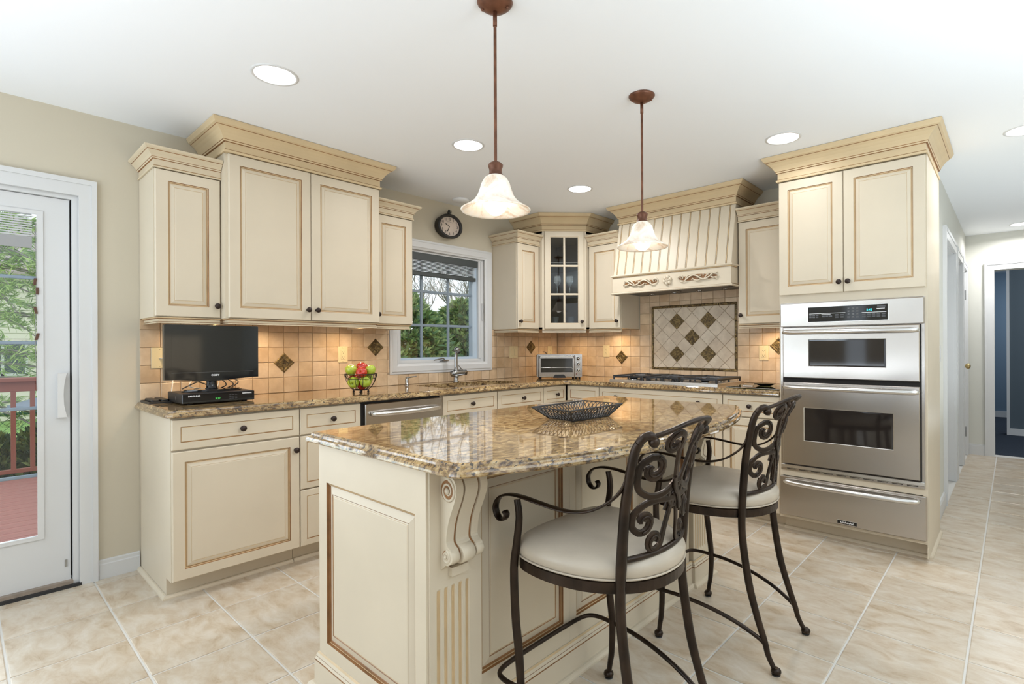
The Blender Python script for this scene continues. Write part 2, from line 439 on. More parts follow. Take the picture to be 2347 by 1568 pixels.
S(MB().box(-.14,7.14,-7.64,8.6,CEIL,CEIL+.1).build('ceiling',CEILM))
m=MB()
DY0,DY1,DZ=-5.60,-3.80,2.0; WY0,WY1,WZ0,WZ1=-1.93,-1.02,1.062,2.010
m.box(-.14,0,-7.5,DY0,0,CEIL).box(-.14,0,DY0,DY1,DZ,CEIL).box(-.14,0,DY1,WY0,-.06,CEIL)
m.box(-.14,0,WY0,WY1,-.06,WZ0).box(-.14,0,WY0,WY1,WZ1,CEIL).box(-.14,0,WY1,.14,-.06,CEIL)
wl=S(m.build('wall_left',WALLC))
wb=S(MB().box(0,3.025,0,.14,-.06,CEIL).build('wall_back',WALLC))
# hall side wall with openings
m=MB(); HO=[(.80,1.70),(1.90,2.52),(2.66,3.22)]; y=0.0
for a0,a1 in HO:
    m.box(3.025,3.165,y,a0,-.06,CEIL); m.box(3.025,3.165,a0,a1,2.03,CEIL); y=a1
m.box(3.025,3.165,y,3.44,-.06,CEIL)
S(m.build('wall_hall',HALLC))
m=MB(); m.box(3.165,3.406,3.3,3.44,0,CEIL).box(3.406,4.2,3.3,3.44,2.02,CEIL).box(4.2,4.84,3.3,3.44,0,CEIL)
S(m.build('wall_hall_end',HALLC))
S(MB().box(4.7,4.84,-.9,3.3,0,CEIL).box(4.84,7.14,-.9,-.76,0,CEIL).build('wall_right',HALLC))
m=MB(); m.box(7,7.14,-7.5,-5.9,0,CEIL).box(7,7.14,-3.3,-.9,0,CEIL).box(7,7.14,-5.9,-3.3,0,.35).box(7,7.14,-5.9,-3.3,2.3,CEIL)
S(m.build('wall_dining',WALLC))
m=MB(); xs=[(-.14,.0),(.4,1.4),(1.7,2.8),(4.4,7.14)]
for x0,x1 in xs: m.box(x0,x1,-7.64,-7.5,0,CEIL)
for x0,x1 in ((.0,.4),(1.4,1.7),(2.8,4.4)): m.box(x0,x1,-7.64,-7.5,0,.25).box(x0,x1,-7.64,-7.5,2.35,CEIL)
S(m.build('wall_rear',WALLC))
# room beyond the hall
BLUE=M('slate_blue_paint',(.155,.225,.30),.8); DBLUE=M('dark_slate_paint',(.10,.13,.155),.8); CARP=M('navy_carpet',(.022,.032,.05),.95,noise=.3,nscale=60,bump=.4,bscale=500)
cp=MB().box(3.0,7.14,3.44,8.5,-.06,-.002).build('floor_beyond',CARP); S(cp)
S(MB().box(3.0,7.14,7.5,7.64,0,CEIL).box(2.9,3.0,3.44,7.6,0,CEIL).box(5.9,6.0,3.44,7.5,0,CEIL).build('wall_beyond',BLUE))
S(MB().box(3.52,5.9,5.24,5.38,0,CEIL).build('wall_partition',DBLUE))
S(MB().box(3.49,3.52,5.22,5.40,0,CEIL-.15).box(3.49,5.9,5.222,5.24,0,.09).build('trim_1',WHITE))
S(MB().box(3.0,5.9,7.48,7.5,0,.10).build('baseboard_beyond',WHITE))
# hall casings and doors
def casing(name,x,y0,y1,z1,wd=.085,t=.018,parent=None):
    m=MB(); prof=[(0,0),(0,t*.6),(wd*.25,t*.7),(wd*.3,t),(wd,t),(wd,0)]
    # three mitred pieces facing +x
    def P(q,inner,z): pass
    for (ya,yb,za,zb) in ((y0-wd,y0,0,z1+wd),(y1,y1+wd,0,z1+wd)):
        m.box(x,x+t,ya,yb,za,zb); m.box(x+t,x+t+.004,(ya if ya<y0 else yb-wd*.35),(ya+wd*.35 if ya<y0 else yb),za,zb)
    m.box(x,x+t,y0,y1,z1,z1+wd); m.box(x+t,x+t+.004,y0-wd*.0,y1,z1+wd*.65,z1+wd)
    return m.build(name,WHITE,parent)
for i,(a0,a1) in enumerate(HO):
    d=S(MB().box(3.03,3.06,a0,a1,0,2.03).build('door_%d'%(i+2),WHITE))
    m=MB(); m.box(3.06,3.165,a0,a0+.02,0,2.03).box(3.06,3.165,a1-.02,a1,0,2.03).box(3.06,3.165,a0,a1,2.01,2.03); m.build('jamb',WHITE,d)
    casing('casing',3.165,a0+.012,a1-.012,2.02,.085 if i<2 else .06,.02,d)
    for z0,z1 in ((.2,.85),(.95,1.85)):
        for q in (0,1):
            ya=a0+.10+q*(a1-a0)/2; yb=ya+(a1-a0)/2-.17
            MB().rings([(ya,yb,z0,z1,-.06),(ya+.01,yb-.01,z0+.01,z1-.01,-.052),(ya+.03,yb-.03,z0+.03,z1-.03,-.058)],[0,0,0]).build('panel',WHITE,d,(3.0,0,0)) if False else None
    if i==2:
        k=MB().lathe([(.012,0),(.010,.03),(.028,.045),(.032,.06),(.02,.075),(.0001,.08)],(3.06,2.92,.985),16,axis='x').build('door_knob',BRASS,d); k.location=(.085,0,0)
        for hz in (.32,1.72): MB().box(3.186,3.198,2.70,2.73,hz-.05,hz+.05).build('hinge',CHROME,d)
# hall end doorway casing (faces -y)
m=MB(); m.box(3.325,3.406,3.28,3.3,0,2.10).box(4.2,4.285,3.28,3.3,0,2.10).box(3.406,4.2,3.28,3.3,2.02,2.10)
m.box(3.325,3.345,3.272,3.28,0,2.10).box(3.345,4.27,3.272,3.28,2.075,2.10)
S(m.build('trim_2',WHITE))
S(MB().box(3.167,3.325,3.284,3.3,0,.10).box(3.167,3.325,3.289,3.3,.10,.115).build('baseboard_hall_end',WHITE))
m=MB(); m.sweep([(3.165,.72),(3.165,0.0)][::-1],[(0,0),(.014,0),(.014,.09),(.008,.105),(0,.11)])
m.sweep([(3.165,1.78),(3.165,1.82)],[(0,0),(.014,0),(.014,.09),(.008,.105),(0,.11)])
S(m.build('baseboard_hall',WHITE))
S(MB().sweep([(0,-3.73),(0,-3.557)],[(0,0),(.013,0),(.013,.075),(.010,.08),(.010,.095),(.004,.10),(0,.10)]).build('baseboard_left',WHITE))

# ------------------------------------------------------------------ wall tiles (backsplash)
def rect_sub(r,h):
    x0,x1,z0,z1=r; a0,a1,b0,b1=h
    if x1<=a0 or x0>=a1 or z1<=b0 or z0>=b1: return r
    c=[]
    if a0>x0: c.append((x0,a0,z0,z1))
    if x1>a1: c.append((a1,x1,z0,z1))
    if b0>z0: c.append((x0,x1,z0,b0))
    if z1>b1: c.append((x0,x1,b1,z1))
    return max(c,key=lambda q:(q[1]-q[0])*(q[3]-q[2])) if c else None
TM={}
def wtile(wd,h):
    k=(round(wd,3),round(h,3))
    if k not in TM:
        g=.0016; c=.002
        mb=MB(); mb.rings([(g,wd-g,g,h-g,-.005),(g,wd-g,g,h-g,-.0088),(g+c,wd-g-c,g+c,h-g-c,-.0102)],[0,0,0])
        me=mb.build('tmp',TILE); TM[k]=me.data; bpy.data.objects.remove(me)
    return TM[k]
def place_tile(parent,wd,h,loc,rot):
    o=bpy.data.objects.new('tile',wtile(wd,h)); COL.objects.link(o); o.parent=parent; o.location=loc; o.rotation_euler=(0,0,rot)
ZR=[.914+.0985*k for k in range(12)]
# along the window wall: local X -> +y, facing +x (rotation 90)
k=0
while True:
    ya=-3.5555+.0955*k; yb=ya+.0955; k+=1
    if ya>-.02: break
    yb=min(yb,-.0105)
    for j in range(5):
        z0,z1=ZR[j],min(ZR[j+1],1.3665)
        if z1-z0<.012: continue
        r=rect_sub((ya,yb,z0,z1),(-2.008,-.947,.997,3))
        if not r or r[1]-r[0]<.012 or r[3]-r[2]<.012: continue
        place_tile(wl,r[1]-r[0],r[3]-r[2],(0,r[0],r[2]),PI/2)
MX0,MX1,MZ0,MZ1=1.122,1.902,.999,1.565
for k in range(25):
    xa=.1*k+(.0105 if k==0 else 0); xb=.1*(k+1)
    if xa>2.42: break
    xb=min(xb,2.423)
    for j in range(8):
        z0,z1=ZR[j],ZR[j+1]
        if xb<=1.001 or xa>=2.02: 
            z1=min(z1,1.3665)
            if z0>1.366: continue
        z1=min(z1,1.668)
        if z1-z0<.012: continue
        r=rect_sub((xa,xb,z0,z1),(MX0,MX1,MZ0,MZ1))
        if not r or r[1]-r[0]<.012 or r[3]-r[2]<.012: continue
        place_tile(wb,r[1]-r[0],r[3]-r[2],(r[0],0,r[2]),0)
MB().box(.0005,.0062,-3.553,-2.008,.9145,1.366).box(.0005,.0062,-2.008,-.947,.9145,.997).box(.0005,.0062,-.947,-.001,.9145,1.366).build('grout_bed',GROUT,wl)
MB().box(.0005,2.422,-.0062,-.0005,.9145,1.366).box(1.0,2.02,-.0062,-.0005,1.366,1.668).build('grout_bed',GROUT,wb)
# framed mosaic over the cooktop
mo=T('mosaic_panel','framed mosaic of pale diagonal tiles with five dark diamonds above the cooktop','tile panel',(1.512,-.0055,.9995))
def bar(x0,x1,z0,z1):
    L=[]; 
    if x1-x0>z1-z0:
        n=5; 
        for i in range(n): a=x0+(x1-x0)*i/n; b=x0+(x1-x0)*(i+1)/n; L.append((a+.001,b-.001,z0,z1))
    else:
        n=4
        for i in range(n): a=z0+(z1-z0)*i/n; b=z0+(z1-z0)*(i+1)/n; L.append((x0,x1,a+.001,b-.001))
    for q in L:
        mb=MB(); c=.004; x0_,x1_,a,b=[q[0]-1.512,q[1]-1.512,q[2]-.9995,q[3]-.9995]
        mb.rings([(x0_,x1_,a,b,0),(x0_,x1_,a,b,-.004),(x0_+c,x1_-c,a+c,b-c,-.009),(x0_+2*c,x1_-2*c,a+2*c,b-2*c,-.010)],[0]*4)
        mb.build('border_tile',ACCENT,mo)
fw=.02
bar(MX0,MX1,MZ1-fw,MZ1); bar(MX0,MX1,MZ0,MZ0+fw); bar(MX0,MX0+fw,MZ0+fw+.001,MZ1-fw-.001); bar(MX1-fw,MX1,MZ0+fw+.001,MZ1-fw-.001)
def clip(poly,ax,val,keep):
    out=[]
    for i in range(len(poly)):
        p,q=poly[i],poly[(i+1)%len(poly)]; ip=keep*(p[ax]-val)>=0; iq=keep*(q[ax]-val)>=0
        if ip: out.append(p)
        if ip!=iq:
            t=(val-p[ax])/(q[ax]-p[ax]); out.append((p[0]+(q[0]-p[0])*t,p[1]+(q[1]-p[1])*t))
    return out
H=.07125
IX0,IX1,IZ0,IZ1=MX0+fw+.002,MX1-fw-.002,MZ0+fw+.002,MZ1-fw-.002
dark={(0,0),(2,2),(-2,2),(2,-2),(-2,-2)}
for a_ in range(-7,8):
    for b_ in range(-6,7):
        if (a_+b_)%2: continue
        cx,cz=1.512+a_*H,1.282+b_*H
        e=H-.0018; P_=[(cx+e,cz),(cx,cz+e),(cx-e,cz),(cx,cz-e)]
        for ax,v,kp in ((0,IX0,1),(0,IX1,-1),(1,IZ0,1),(1,IZ1,-1)):
            if P_: P_=clip(P_,ax,v,kp)
        if len(P_)<3: continue
        mx=sum(p[0] for p in P_)/len(P_); mz=sum(p[1] for p in P_)/len(P_)
        if max(p[0] for p in P_)-min(p[0] for p in P_)<.012 or max(p[1] for p in P_)-min(p[1] for p in P_)<.012: continue
        mb=MB(); n=len(P_)
        P2=[(mx+(p[0]-mx)*.955,mz+(p[1]-mz)*.955) for p in P_]
        vs=[(p[0]-1.512,0,p[1]-.9995) for p in P_]+[(p[0]-1.512,-.0038,p[1]-.9995) for p in P_]+[(p[0]-1.512,-.0052,p[1]-.9995) for p in P2]
        fs=[(i,(i+1)%n,n+(i+1)%n,n+i) for i in range(n)]+[(n+i,n+(i+1)%n,2*n+(i+1)%n,2*n+i) for i in range(n)]+[tuple(range(2*n,3*n))]
        mb.add(vs,fs)
        dk=(a_,b_) in dark
        o=mb.build('dark_diamond_tile' if dk else 'diamond_tile',ACCENT if dk else TILE2,mo)
# relief diamond inserts in the field tile
def accent(parent,x,y,z,r,rot,lab):
    mb=MB(); e=r*1.0
    lv=[(e,-.0040),(e,-.0125),(e-.006,-.0150),(e-.016,-.0150),(e-.020,-.0132),(e-.032,-.0132),(e-.037,-.0150),(e-.046,-.0135)]
    vs=[]
    for q,d in lv: vs+=[(q,d,0),(0,d,q),(-q,d,0),(0,d,-q)]
    fs=[]
    for i in range(len(lv)-1):
        for k in range(4): fs.append((4*i+k,4*i+(k+1)%4,4*i+4+(k+1)%4,4*i+4+k))
    fs.append(tuple(range(4*(len(lv)-1),4*len(lv)))); mb.add(vs,fs)
    # beads on the border
    for s in range(4):
        a=[(e-.011,0),(0,e-.011),(-(e-.011),0),(0,-(e-.011))]; p,q=a[s],a[(s+1)%4]
        for t in (.1,.22,.34,.46,.58,.7,.82,.94): mb.sphere((p[0]+(q[0]-p[0])*t,-.0150,p[1]+(q[1]-p[1])*t),.0028,0,6)
    mb.tube(catmull([(-.018,-.0145,.0),(-.008,-.0148,.014),(.006,-.0148,.010),(.0,-.0148,0),(-.006,-.0148,-.010),(.008,-.0148,-.014),(.018,-.0145,0)],3),.002,5)
    o=mb.build('accent_tile',ACCENT,None,(x,y,z),rot); tag(o,lab,'tile',None); return o
accent(None,0,-2.791,1.108,.0655,PI/2,'bronze relief diamond tile on the backsplash between the television and the fruit bowl')
accent(None,0,-2.127,1.207,.0655,PI/2,'bronze relief diamond tile above the fruit bowl beside the window')
accent(None,0,-.421,1.204,.0655,PI/2,'bronze relief diamond tile to the left of the toaster oven')
accent(None,.8,0,1.106,.0655,0,'bronze relief diamond tile between the corner outlet and the cooktop')
accent(None,2.221,0,1.204,.0655,0,'golden relief diamond tile half hidden behind the tall oven cabinet')

# ------------------------------------------------------------------ window over the sink
wn=MB()
def frame(mb,y0,y1,z0,z1,wd,x0,x1,m=0):
    mb.box(x0,x1,y0,y0+wd,z0,z1,m).box(x0,x1,y1-wd,y1,z0,z1,m).box(x0,x1,y0+wd,y1-wd,z0,z0+wd,m).box(x0,x1,y0+wd,y1-wd,z1-wd,z1,m)
wn=MB(); frame(wn,WY0,WY1,WZ0,WZ1,.035,-.13,-.012)
win=S(wn.build('window_1',WHITE))
cs=MB()
prof=[(0,0.0),(0,.010),(.012,.014),(.020,.020),(.060,.020),(.066,.016),(.080,.015),(.080,0)]
def casing_ring(mb,y0,y1,z0,z1):
    vs=[];q=len(prof)
    for o,t in prof: vs+=[(t+.0005,y0-o,z0-o),(t+.0005,y1+o,z0-o),(t+.0005,y1+o,z1+o),(t+.0005,y0-o,z1+o)]
    fs=[]
    for i in range(q-1):
        for k in range(4): fs.append((4*i+k,4*i+(k+1)%4,4*i+4+(k+1)%4,4*i+4+k))
    mb.add(vs,fs)
casing_ring(cs,-1.927,-1.028,1.078,1.991); cs.build('casing',WHITE,win)
ss=MB(); ss.box(-.095,-.045,-1.895,-1.875,1.10,1.975).box(-.095,-.045,-1.13,-1.055,1.10,1.975).box(-.095,-.045,-1.875,-1.13,1.10,1.122).box(-.095,-.045,-1.875,-1.13,1.955,1.975).build('sash',M('pale_blue_sash',(.50,.60,.70),.4),win)
MB().box(-.04,-.02,-1.895,-1.055,1.097,1.103).box(-.12,-.02,-1.08,-1.055,1.10,1.975).build('sash_stop',WHITE,win)
MUNT=M('blue_grey_muntin',(.24,.30,.36),.45)
for y in (-1.66,-1.385): MB().rbox(-.078,-.060,y-.011,y+.011,1.122,1.955,.003).build('muntin',MUNT,win)
for z in (1.388,1.667): MB().rbox(-.077,-.061,-1.875,-1.13,z-.011,z+.011,.003).build('muntin',MUNT,win)
MB().box(-.086,-.083,-1.875,-1.13,1.122,1.955).build('pane',PANE,win)
k=MB(); k.rbox(-.018,.012,-1.52,-1.44,1.088,1.10,.003); k.tube(catmull([(0,-1.48,1.10),(.014,-1.50,1.112),(.020,-1.56,1.106),(.018,-1.60,1.100)],4),.005,8); k.build('crank_handle',CHROME,win)
MB().rbox(-.02,.004,-1.052,-1.040,1.45,1.60,.003).build('lock_lever',WHITE,win)
# raised mini blind
bl=T('window_blind','raised narrow slat blind at the top of the window over the sink','blind',(-.03,-1.50,1.79))
DGB=M('dark_green_grey',(.05,.06,.06),.5); SLAT=M('silver_slat',(.62,.67,.72),.35,.2)
MB().box(-.014,.022,-.385,.40,.125,.183).build('headrail',DGB,bl)
sm=MB().box(-.015,.019,-.38,.37,-.001,.001,1); sm.box(.019,.0205,-.38,.37,-.0016,.0016,0); sp=sm.build('slat',[SLAT,DGB],bl,(0,0,.036))  # underside shade painted in: slat bodies dark, only the lips silver
for i in range(1,9):
    o=sp.copy(); COL.objects.link(o); o.location=(0,0,.036+.0105*i)
MB().box(-.014,.021,-.38,.38,.0,.030).build('bottom_rail',DGB,bl)
mb=MB()
for y in (-.28,0,.27): mb.tube([(.0215,y,.03),(.0215,y,.13)],.0018,5)
mb.build('ladder_cord',SLAT,bl)

# ------------------------------------------------------------------ sliding patio door
d=MB(); d.box(-.13,-.005,DY0,DY0+.03,.0,DZ).box(-.13,-.005,DY1-.03,DY1,0,DZ).box(-.13,-.005,DY0+.03,DY1-.03,DZ-.035,DZ)
door=S(d.build('door_1',WHITE))
m=MB(); m.box(.0005,.018,DY1-.005,DY1+.066,0,2.069).box(.0005,.018,DY0-.066,DY0+.005,0,2.069).box(.0005,.018,DY0+.005,DY1-.005,1.985,2.069)
m.box(.018,.024,DY1+.045,DY1+.066,0,2.045).box(.018,.024,DY0-.066,DY1+.066,2.045,2.069).build('casing',WHITE,door)
PY1=-3.835
m=MB(); m.box(-.066,-.026,PY1-.108,PY1,.03,1.962).box(-.066,-.026,-4.75,-4.64,.03,1.962).box(-.066,-.026,-4.64,PY1-.108,1.875,1.962).box(-.066,-.026,-4.64,PY1-.108,.03,.275)
m.box(-.0258,-.020,PY1-.124,PY1-.100,.262,1.886).box(-.0258,-.020,-4.64,PY1-.124,1.868,1.886).box(-.0258,-.020,-4.64,PY1-.124,.262,.280)
ps=m.build('sliding_panel',WHITE,door)
MB().box(-.0257,-.0252,PY1-.002,PY1,.05,1.96).box(-.06,-.03,PY1,-3.831,.03,1.965).build('weather_strip',DARKGAP,door)
MB().box(-.052,-.049,-4.64,PY1-.108,.27,1.88).build('pane',PANE,door)
for z in (1.555,1.235,.913,.580): MB().rbox(-.048,-.034,-4.64,PY1-.110,z-.008,z+.008,.003).build('muntin',MUNT,ps)
MB().box(-.048,-.034,-4.30,-4.285,.27,1.88).build('muntin',MUNT,ps)
h=MB(); hp=[(-.022,.862),(-.022,1.082),(.030,1.080)]
vs=[];zz=[.860,.875,.92,.97,1.02,1.065,1.082]; ww=[.024,.020,.012,.010,.012,.019,.023]
for z,q in zip(zz,ww): vs+=[(-.026,-3.885,z),(.012,-3.887,z),(.012,-3.887+.012+q,z),(-.026,-3.885+.012+q,z)]
fs=[(0,3,2,1),tuple(range(24,28))]
for i in range(6):
    for k in range(4): fs.append((4*i+k,4*i+(k+1)%4,4*i+4+(k+1)%4,4*i+4+k))
h.add(vs,fs); h.build('handle',WHITE,ps)
MB().box(-.045,-.028,-3.7995+.0,-3.797,.93,1.0).box(-.0259,-.022,-3.86,-3.85,.10,.135).build('latch_plate',CHROME,door)
WOOD=M('weathered_threshold',(.30,.24,.19),.6,noise=.3,nscale=12); 
MB().box(-.13,.004,DY0+.03,DY1-.03,-.003,.030).build('sill',WOOD,door)
MB().box(.004,.022,DY0,DY1,0,.014).build('threshold',M('black_rubber',(.02,.02,.022),.5),door)
bd=T('door_blind','partly raised white slat blind inside the patio door glass','blind',(-.030,-4.28,1.70))
sm=MB(); sm.add([(-.003,-.35,.005),(.005,-.35,-.003),(.005,.305,-.003),(-.003,.305,.005)],[(0,1,2,3)]); sp=sm.build('slat',WHITE,bd,(0,0,.06))
for i in range(1,10):
    o=sp.copy(); COL.objects.link(o); o.location=(0,0,.06+.0115*i)
MB().box(-.005,.006,-.35,.305,.0,.055).build('bottom_rail',M('grey_rail',(.33,.33,.33),.5),bd)

ho=T('hanging_ornament','string of small brown wooden pieces hanging at the edge of the patio door glass','ornament',(-.017,-3.962,1.0))
HW=M('brown_wood_chips',(.10,.045,.025),.6)
MB().tube([(0,0,.82),(.001,.001,.5),(0,-.002,.22),(-.001,.002,0)],.0012,5).build('string',M('string_grey',(.25,.24,.23),.7),ho)
for z,dy,a in ((.535,-.004,.1),(.49,.004,.0),(.395,-.002,-.15),(.265,.003,.25)):
    m=MB(); m.rbox(-.003,.003,dy-.005,dy+.006,z-.017,z+.017,.001); m.v=[(x,y+(zz-z)*a,zz) for x,y,zz in m.v]; m.build('wooden_piece',HW,ho)

# ------------------------------------------------------------------ cabinets
CM=[CREAM,GLAZE,GLAZE2]; CMB=[CROWN,GLAZE,GLAZE2]; CMS=[CROWN2,GLAZE,GLAZE2]
def knob(parent,x,y,z,r=.0155,mat=None):
    m=MB().lathe([(.009,0),(.0065,.004),(.006,.012),(.012,.016),(r,.021),(r,.025),(r*.8,.029),(.0001,.031)],(0,0,0),14,0,axis='y')
    return m.build('knob',mat or BRONZE,parent,(x,y,z))
def rr(x0,x1,z0,z1,i,y): return (x0+i,x1-i,z0+i,z1-i,y)
def panel_front(cab,name,x0,x1,z0,z1,yb,st=.055,kn=None,style='door'):
    # yb: plane of the box front; door 20 mm thick in front of it; local origin at its lower left
    g=.0015; w_,h_=x1-x0,z1-z0; o=MB()
    q=lambda i,y: rr(g,w_-g,g,h_-g,i,y)
    if style=='door':
        o.rings([q(0,0),q(0,-.016),q(.0035,-.020),q(st,-.020),q(st+.002,-.0145),q(st+.0055,-.0135)],[0,0,0,1,2],fill=False)
        d=o.build(name,CM,cab,(x0,yb,z0)); recalc_flag(d)
        p=MB(); p.rings([q(st+.0055,-.0125),q(st+.0075,-.0122),q(st+.012,-.0138),q(st+.027,-.0182),q(st+.0285,-.0170),q(st+.031,-.0190),q(st+.034,-.0192)],[1,2,0,2,0,0,0])
        p.build('panel',CM,d)
    else:
        o.rings([q(0,0),q(0,-.016),q(.003,-.0185),q(st,-.0200),q(st+.0022,-.0165),q(st+.005,-.0185),q(st+.007,-.0192)],[0,0,0,1,2,0,0])
        d=o.build(name,CM,cab,(x0,yb,z0))
    if kn: knob(d,kn[0]-x0,-.020,kn[1]-z0)
    return d
def recalc_flag(o): pass
BIGC=[(0,0),(.009,.0),(.011,.005),(.011,.011),(.003,.015),(.002,.017),(.002,.055),(.010,.057),(.012,.064),(.014,.067),(.020,.078),(.030,.094),(.044,.110),(.058,.120),(.060,.123),(.070,.128),(.074,.136),(.080,.145),(.080,.154),(0,.154)]
BIGM=[0,0,0,2,1,0,1,0,1,0,0,0,0,1,0,0,0,0,0]
SMC=[(0,0),(.007,0),(.008,.006),(.003,.010),(.002,.012),(.002,.042),(.008,.044),(.010,.050),(.012,.052),(.020,.064),(.034,.078),(.036,.081),(.044,.086),(.048,.091),(.048,.098),(0,.098)]
SMM=[0,0,2,1,0,1,0,1,0,0,1,0,0,0,0]
RAIL=[(-.010,0),(-.010,-.006),(-.014,-.008),(-.018,-.010),(-.018,-.022),(-.020,-.024),(-.014,-.027),(-.014,-.031),(-.03,-.031),(-.03,0)]
RAILM=[2,1,1,0,1,0,0,0,0]
def shift(prof,z): return [(o,zz+z) for o,zz in prof]
def upper(label,loc,rot,w,d,z0,z1,doors,crown='s',left=False,right=False,crown_path=None,group=None):
    c=T('wall_cabinet',label,'cabinet',loc,rot,group); yb=-(d-.02)
    b=MB().box(.0008,w-.0008,yb,-.002,z0,z1); b.build('body',CM,c)
    for (x0,x1,kn) in doors: panel_front(c,'door',x0,x1,z0+.002,z1-.001,yb,kn=kn)
    pth=[]
    if left: pth.append((0,-.003))
    pth+=[(0.001 if left else .001,-d),(w-.001,-d)]
    if right: pth.append((w,-.003))
    if left: pth[1]=(0,-d)
    if right: pth[-2]=(w,-d)
    pr,ms=(SMC,SMM) if crown=='s' else (BIGC,BIGM)
    m=MB().sweep(pth,shift(pr,z1),ms); m.box(.002,w-.002,-d+.002,-.004,z1+.001,z1+(.096 if crown=='s' else .150)); m.build('crown_moulding',CMS if crown=='s' else CMB,c)
    m=MB().sweep(pth,shift(RAIL,z0),RAILM); m.build('light_rail',CMS,c)
    return c
ZU=1.367; ZT=2.124; ZB=2.264
upper('narrow cream wall cabinet at the far left above the television, next to the patio door',(0,-3.5535,0),PI/2,.3015,.327,ZU,ZT,[(.002,.300,(.279,1.433))],'s',left=True)
upper('tall double-door cream wall cabinet with the large crown left of the window',(0,-3.2515,0),PI/2,.9275,.402,ZU,ZB,[(.014,.4645,(.4415,1.433)),(.4645,.9265,(.4965,1.433))],'b',left=True,right=True)
upper('slim cream wall cabinet overlapping the left side of the window',(0,-2.3235,0),PI/2,.3115,.327,ZU,ZT,[(.002,.3105,(.026,1.433))],'s',right=True)
upper('narrow cream wall cabinet just right of the window',(0,-.929,0),PI/2,.292,.327,ZU,ZT,[(.002,.279,(.025,1.433))],'s',left=True)
upper('cream wall cabinet between the glass corner cabinet and the range hood',(.642,0,0),0,.350,.327,ZU,ZT,[(.012,.349,(.322,1.433))],'s')
upper('cream wall cabinet between the range hood and the tall oven cabinet',(2.032,0,0),0,.390,.327,ZU,ZT,[(.002,.389,(.026,1.433))],'s')
bpy.data.objects['wall_cabinet.004']['label']='cream wall cabinet between the glass corner cabinet and the range hood'

# corner cabinet with a glazed door
cc=T('corner_cabinet','corner wall cabinet with a six-pane glass door and large crown','cabinet',(0,0,0))
A=(.352,-.634); B=(.638,-.348); L=math.hypot(B[0]-A[0],B[1]-A[1])
ZC1=2.264
BROWNI=M('dark_wood_interior',(.27,.185,.11),.5)
m=MB(); t=.018
def wallseg(mb,p,q,z0,z1,th,m=0):
    d=Vector((q[0]-p[0],q[1]-p[1])).normalized(); n=Vector((-d.y,d.x))*th
    mb.prism([p,q,(q[0]+n.x,q[1]+n.y),(p[0]+n.x,p[1]+n.y)],z0,z1,m)
m.box(.003,.352,-.634,-.616,ZU,ZC1).box(.620,.638,-.348,-.003,ZU,ZC1)
pent=[(.003,-.634),A,B,(.638,-.003),(.003,-.003)]
m.prism(pent,ZU,ZU+.018); m.prism(pent,ZC1-.018,ZC1)
wallseg(m,A,(A[0]+(B[0]-A[0])*.075,A[1]+(B[1]-A[1])*.075),ZU+.018,ZC1-.018,.018)
wallseg(m,(B[0]-(B[0]-A[0])*.075,B[1]-(B[1]-A[1])*.075),B,ZU+.018,ZC1-.018,.018)
recalc(m.build('body',CM,cc))
pin=[(.02,-.612),(.350,-.612),(.616,-.346),(.616,-.02),(.02,-.02)]
m=MB(); m.box(.004,.012,-.61,-.02,ZU+.02,ZC1-.02).box(.004,.612,-.014,-.006,ZU+.02,ZC1-.02); m.box(.02,.352,-.6155,-.611,ZU+.02,ZC1-.02).box(.6135,.6195,-.34,-.02,ZU+.02,ZC1-.02); m.build('lining',BROWNI,cc)
for z in (1.695,1.985): recalc(MB().prism(pin,z-.006,z).build('shelf',M('glass_shelf_edge',(.12,.10,.075),.3) if z<1.7 else bpy.data.materials['glass_shelf_edge'],cc))
# glazed door in its own rotated frame
ang=math.atan2(B[1]-A[1],B[0]-A[0])
gd=MB(); x0,x1=.022,L-.022; z0,z1=ZU+.003,ZC1-.002; st=.055
def q2(i,y): return (x0+i,x1-i,z0+i,z1-i,y)
gd.rings([q2(0,0),q2(0,-.016),q2(.003,-.020),q2(st-.006,-.020),q2(st-.004,-.017),q2(st,-.017),q2(st,.0)],[0,0,0,2,0,0],fill=False)
gdo=gd.build('door',CM,cc,(A[0]+.0005,A[1]-.0005,0),ang)
gx0,gx1,gz0,gz1=x0+st,x1-st,z0+st,z1-st
xm=(gx0+gx1)/2
MB().rbox(xm-.009,xm+.009,-.018,-.003,gz0,gz1,.003).build('muntin',CM,gdo)
for k in (1,2):
    z=gz0+(gz1-gz0)*k/3; MB().rbox(gx0,gx1,-.0175,-.0035,z-.009,z+.009,.003).build('muntin',CM,gdo)
for i in range(2):
    for k in range(3):
        a=gx0 if i==0 else xm; b=xm if i==0 else gx1
        MB().box(a+.001,b-.001,-.006,-.0045,gz0+(gz1-gz0)*k/3+.001,gz0+(gz1-gz0)*(k+1)/3-.001).build('pane',PANE,gdo)
knob(gdo,x1-.022,-.020,1.436)
cp_=[(.003,-.634),A,B,(.638,-.003)]
m=MB().sweep(cp_,shift(BIGC,ZC1),BIGM); m.prism([(.004,-.63),(A[0],A[1]+.003),(B[0]-.003,B[1]),(.634,-.004),(.004,-.004)],ZC1+.001,ZC1+.15); m.build('crown_moulding',CMB,cc)
m=MB().sweep([A,B],shift([(.0+o+.010,z) for o,z in RAIL],ZU),RAILM).build('light_rail',CM,cc)
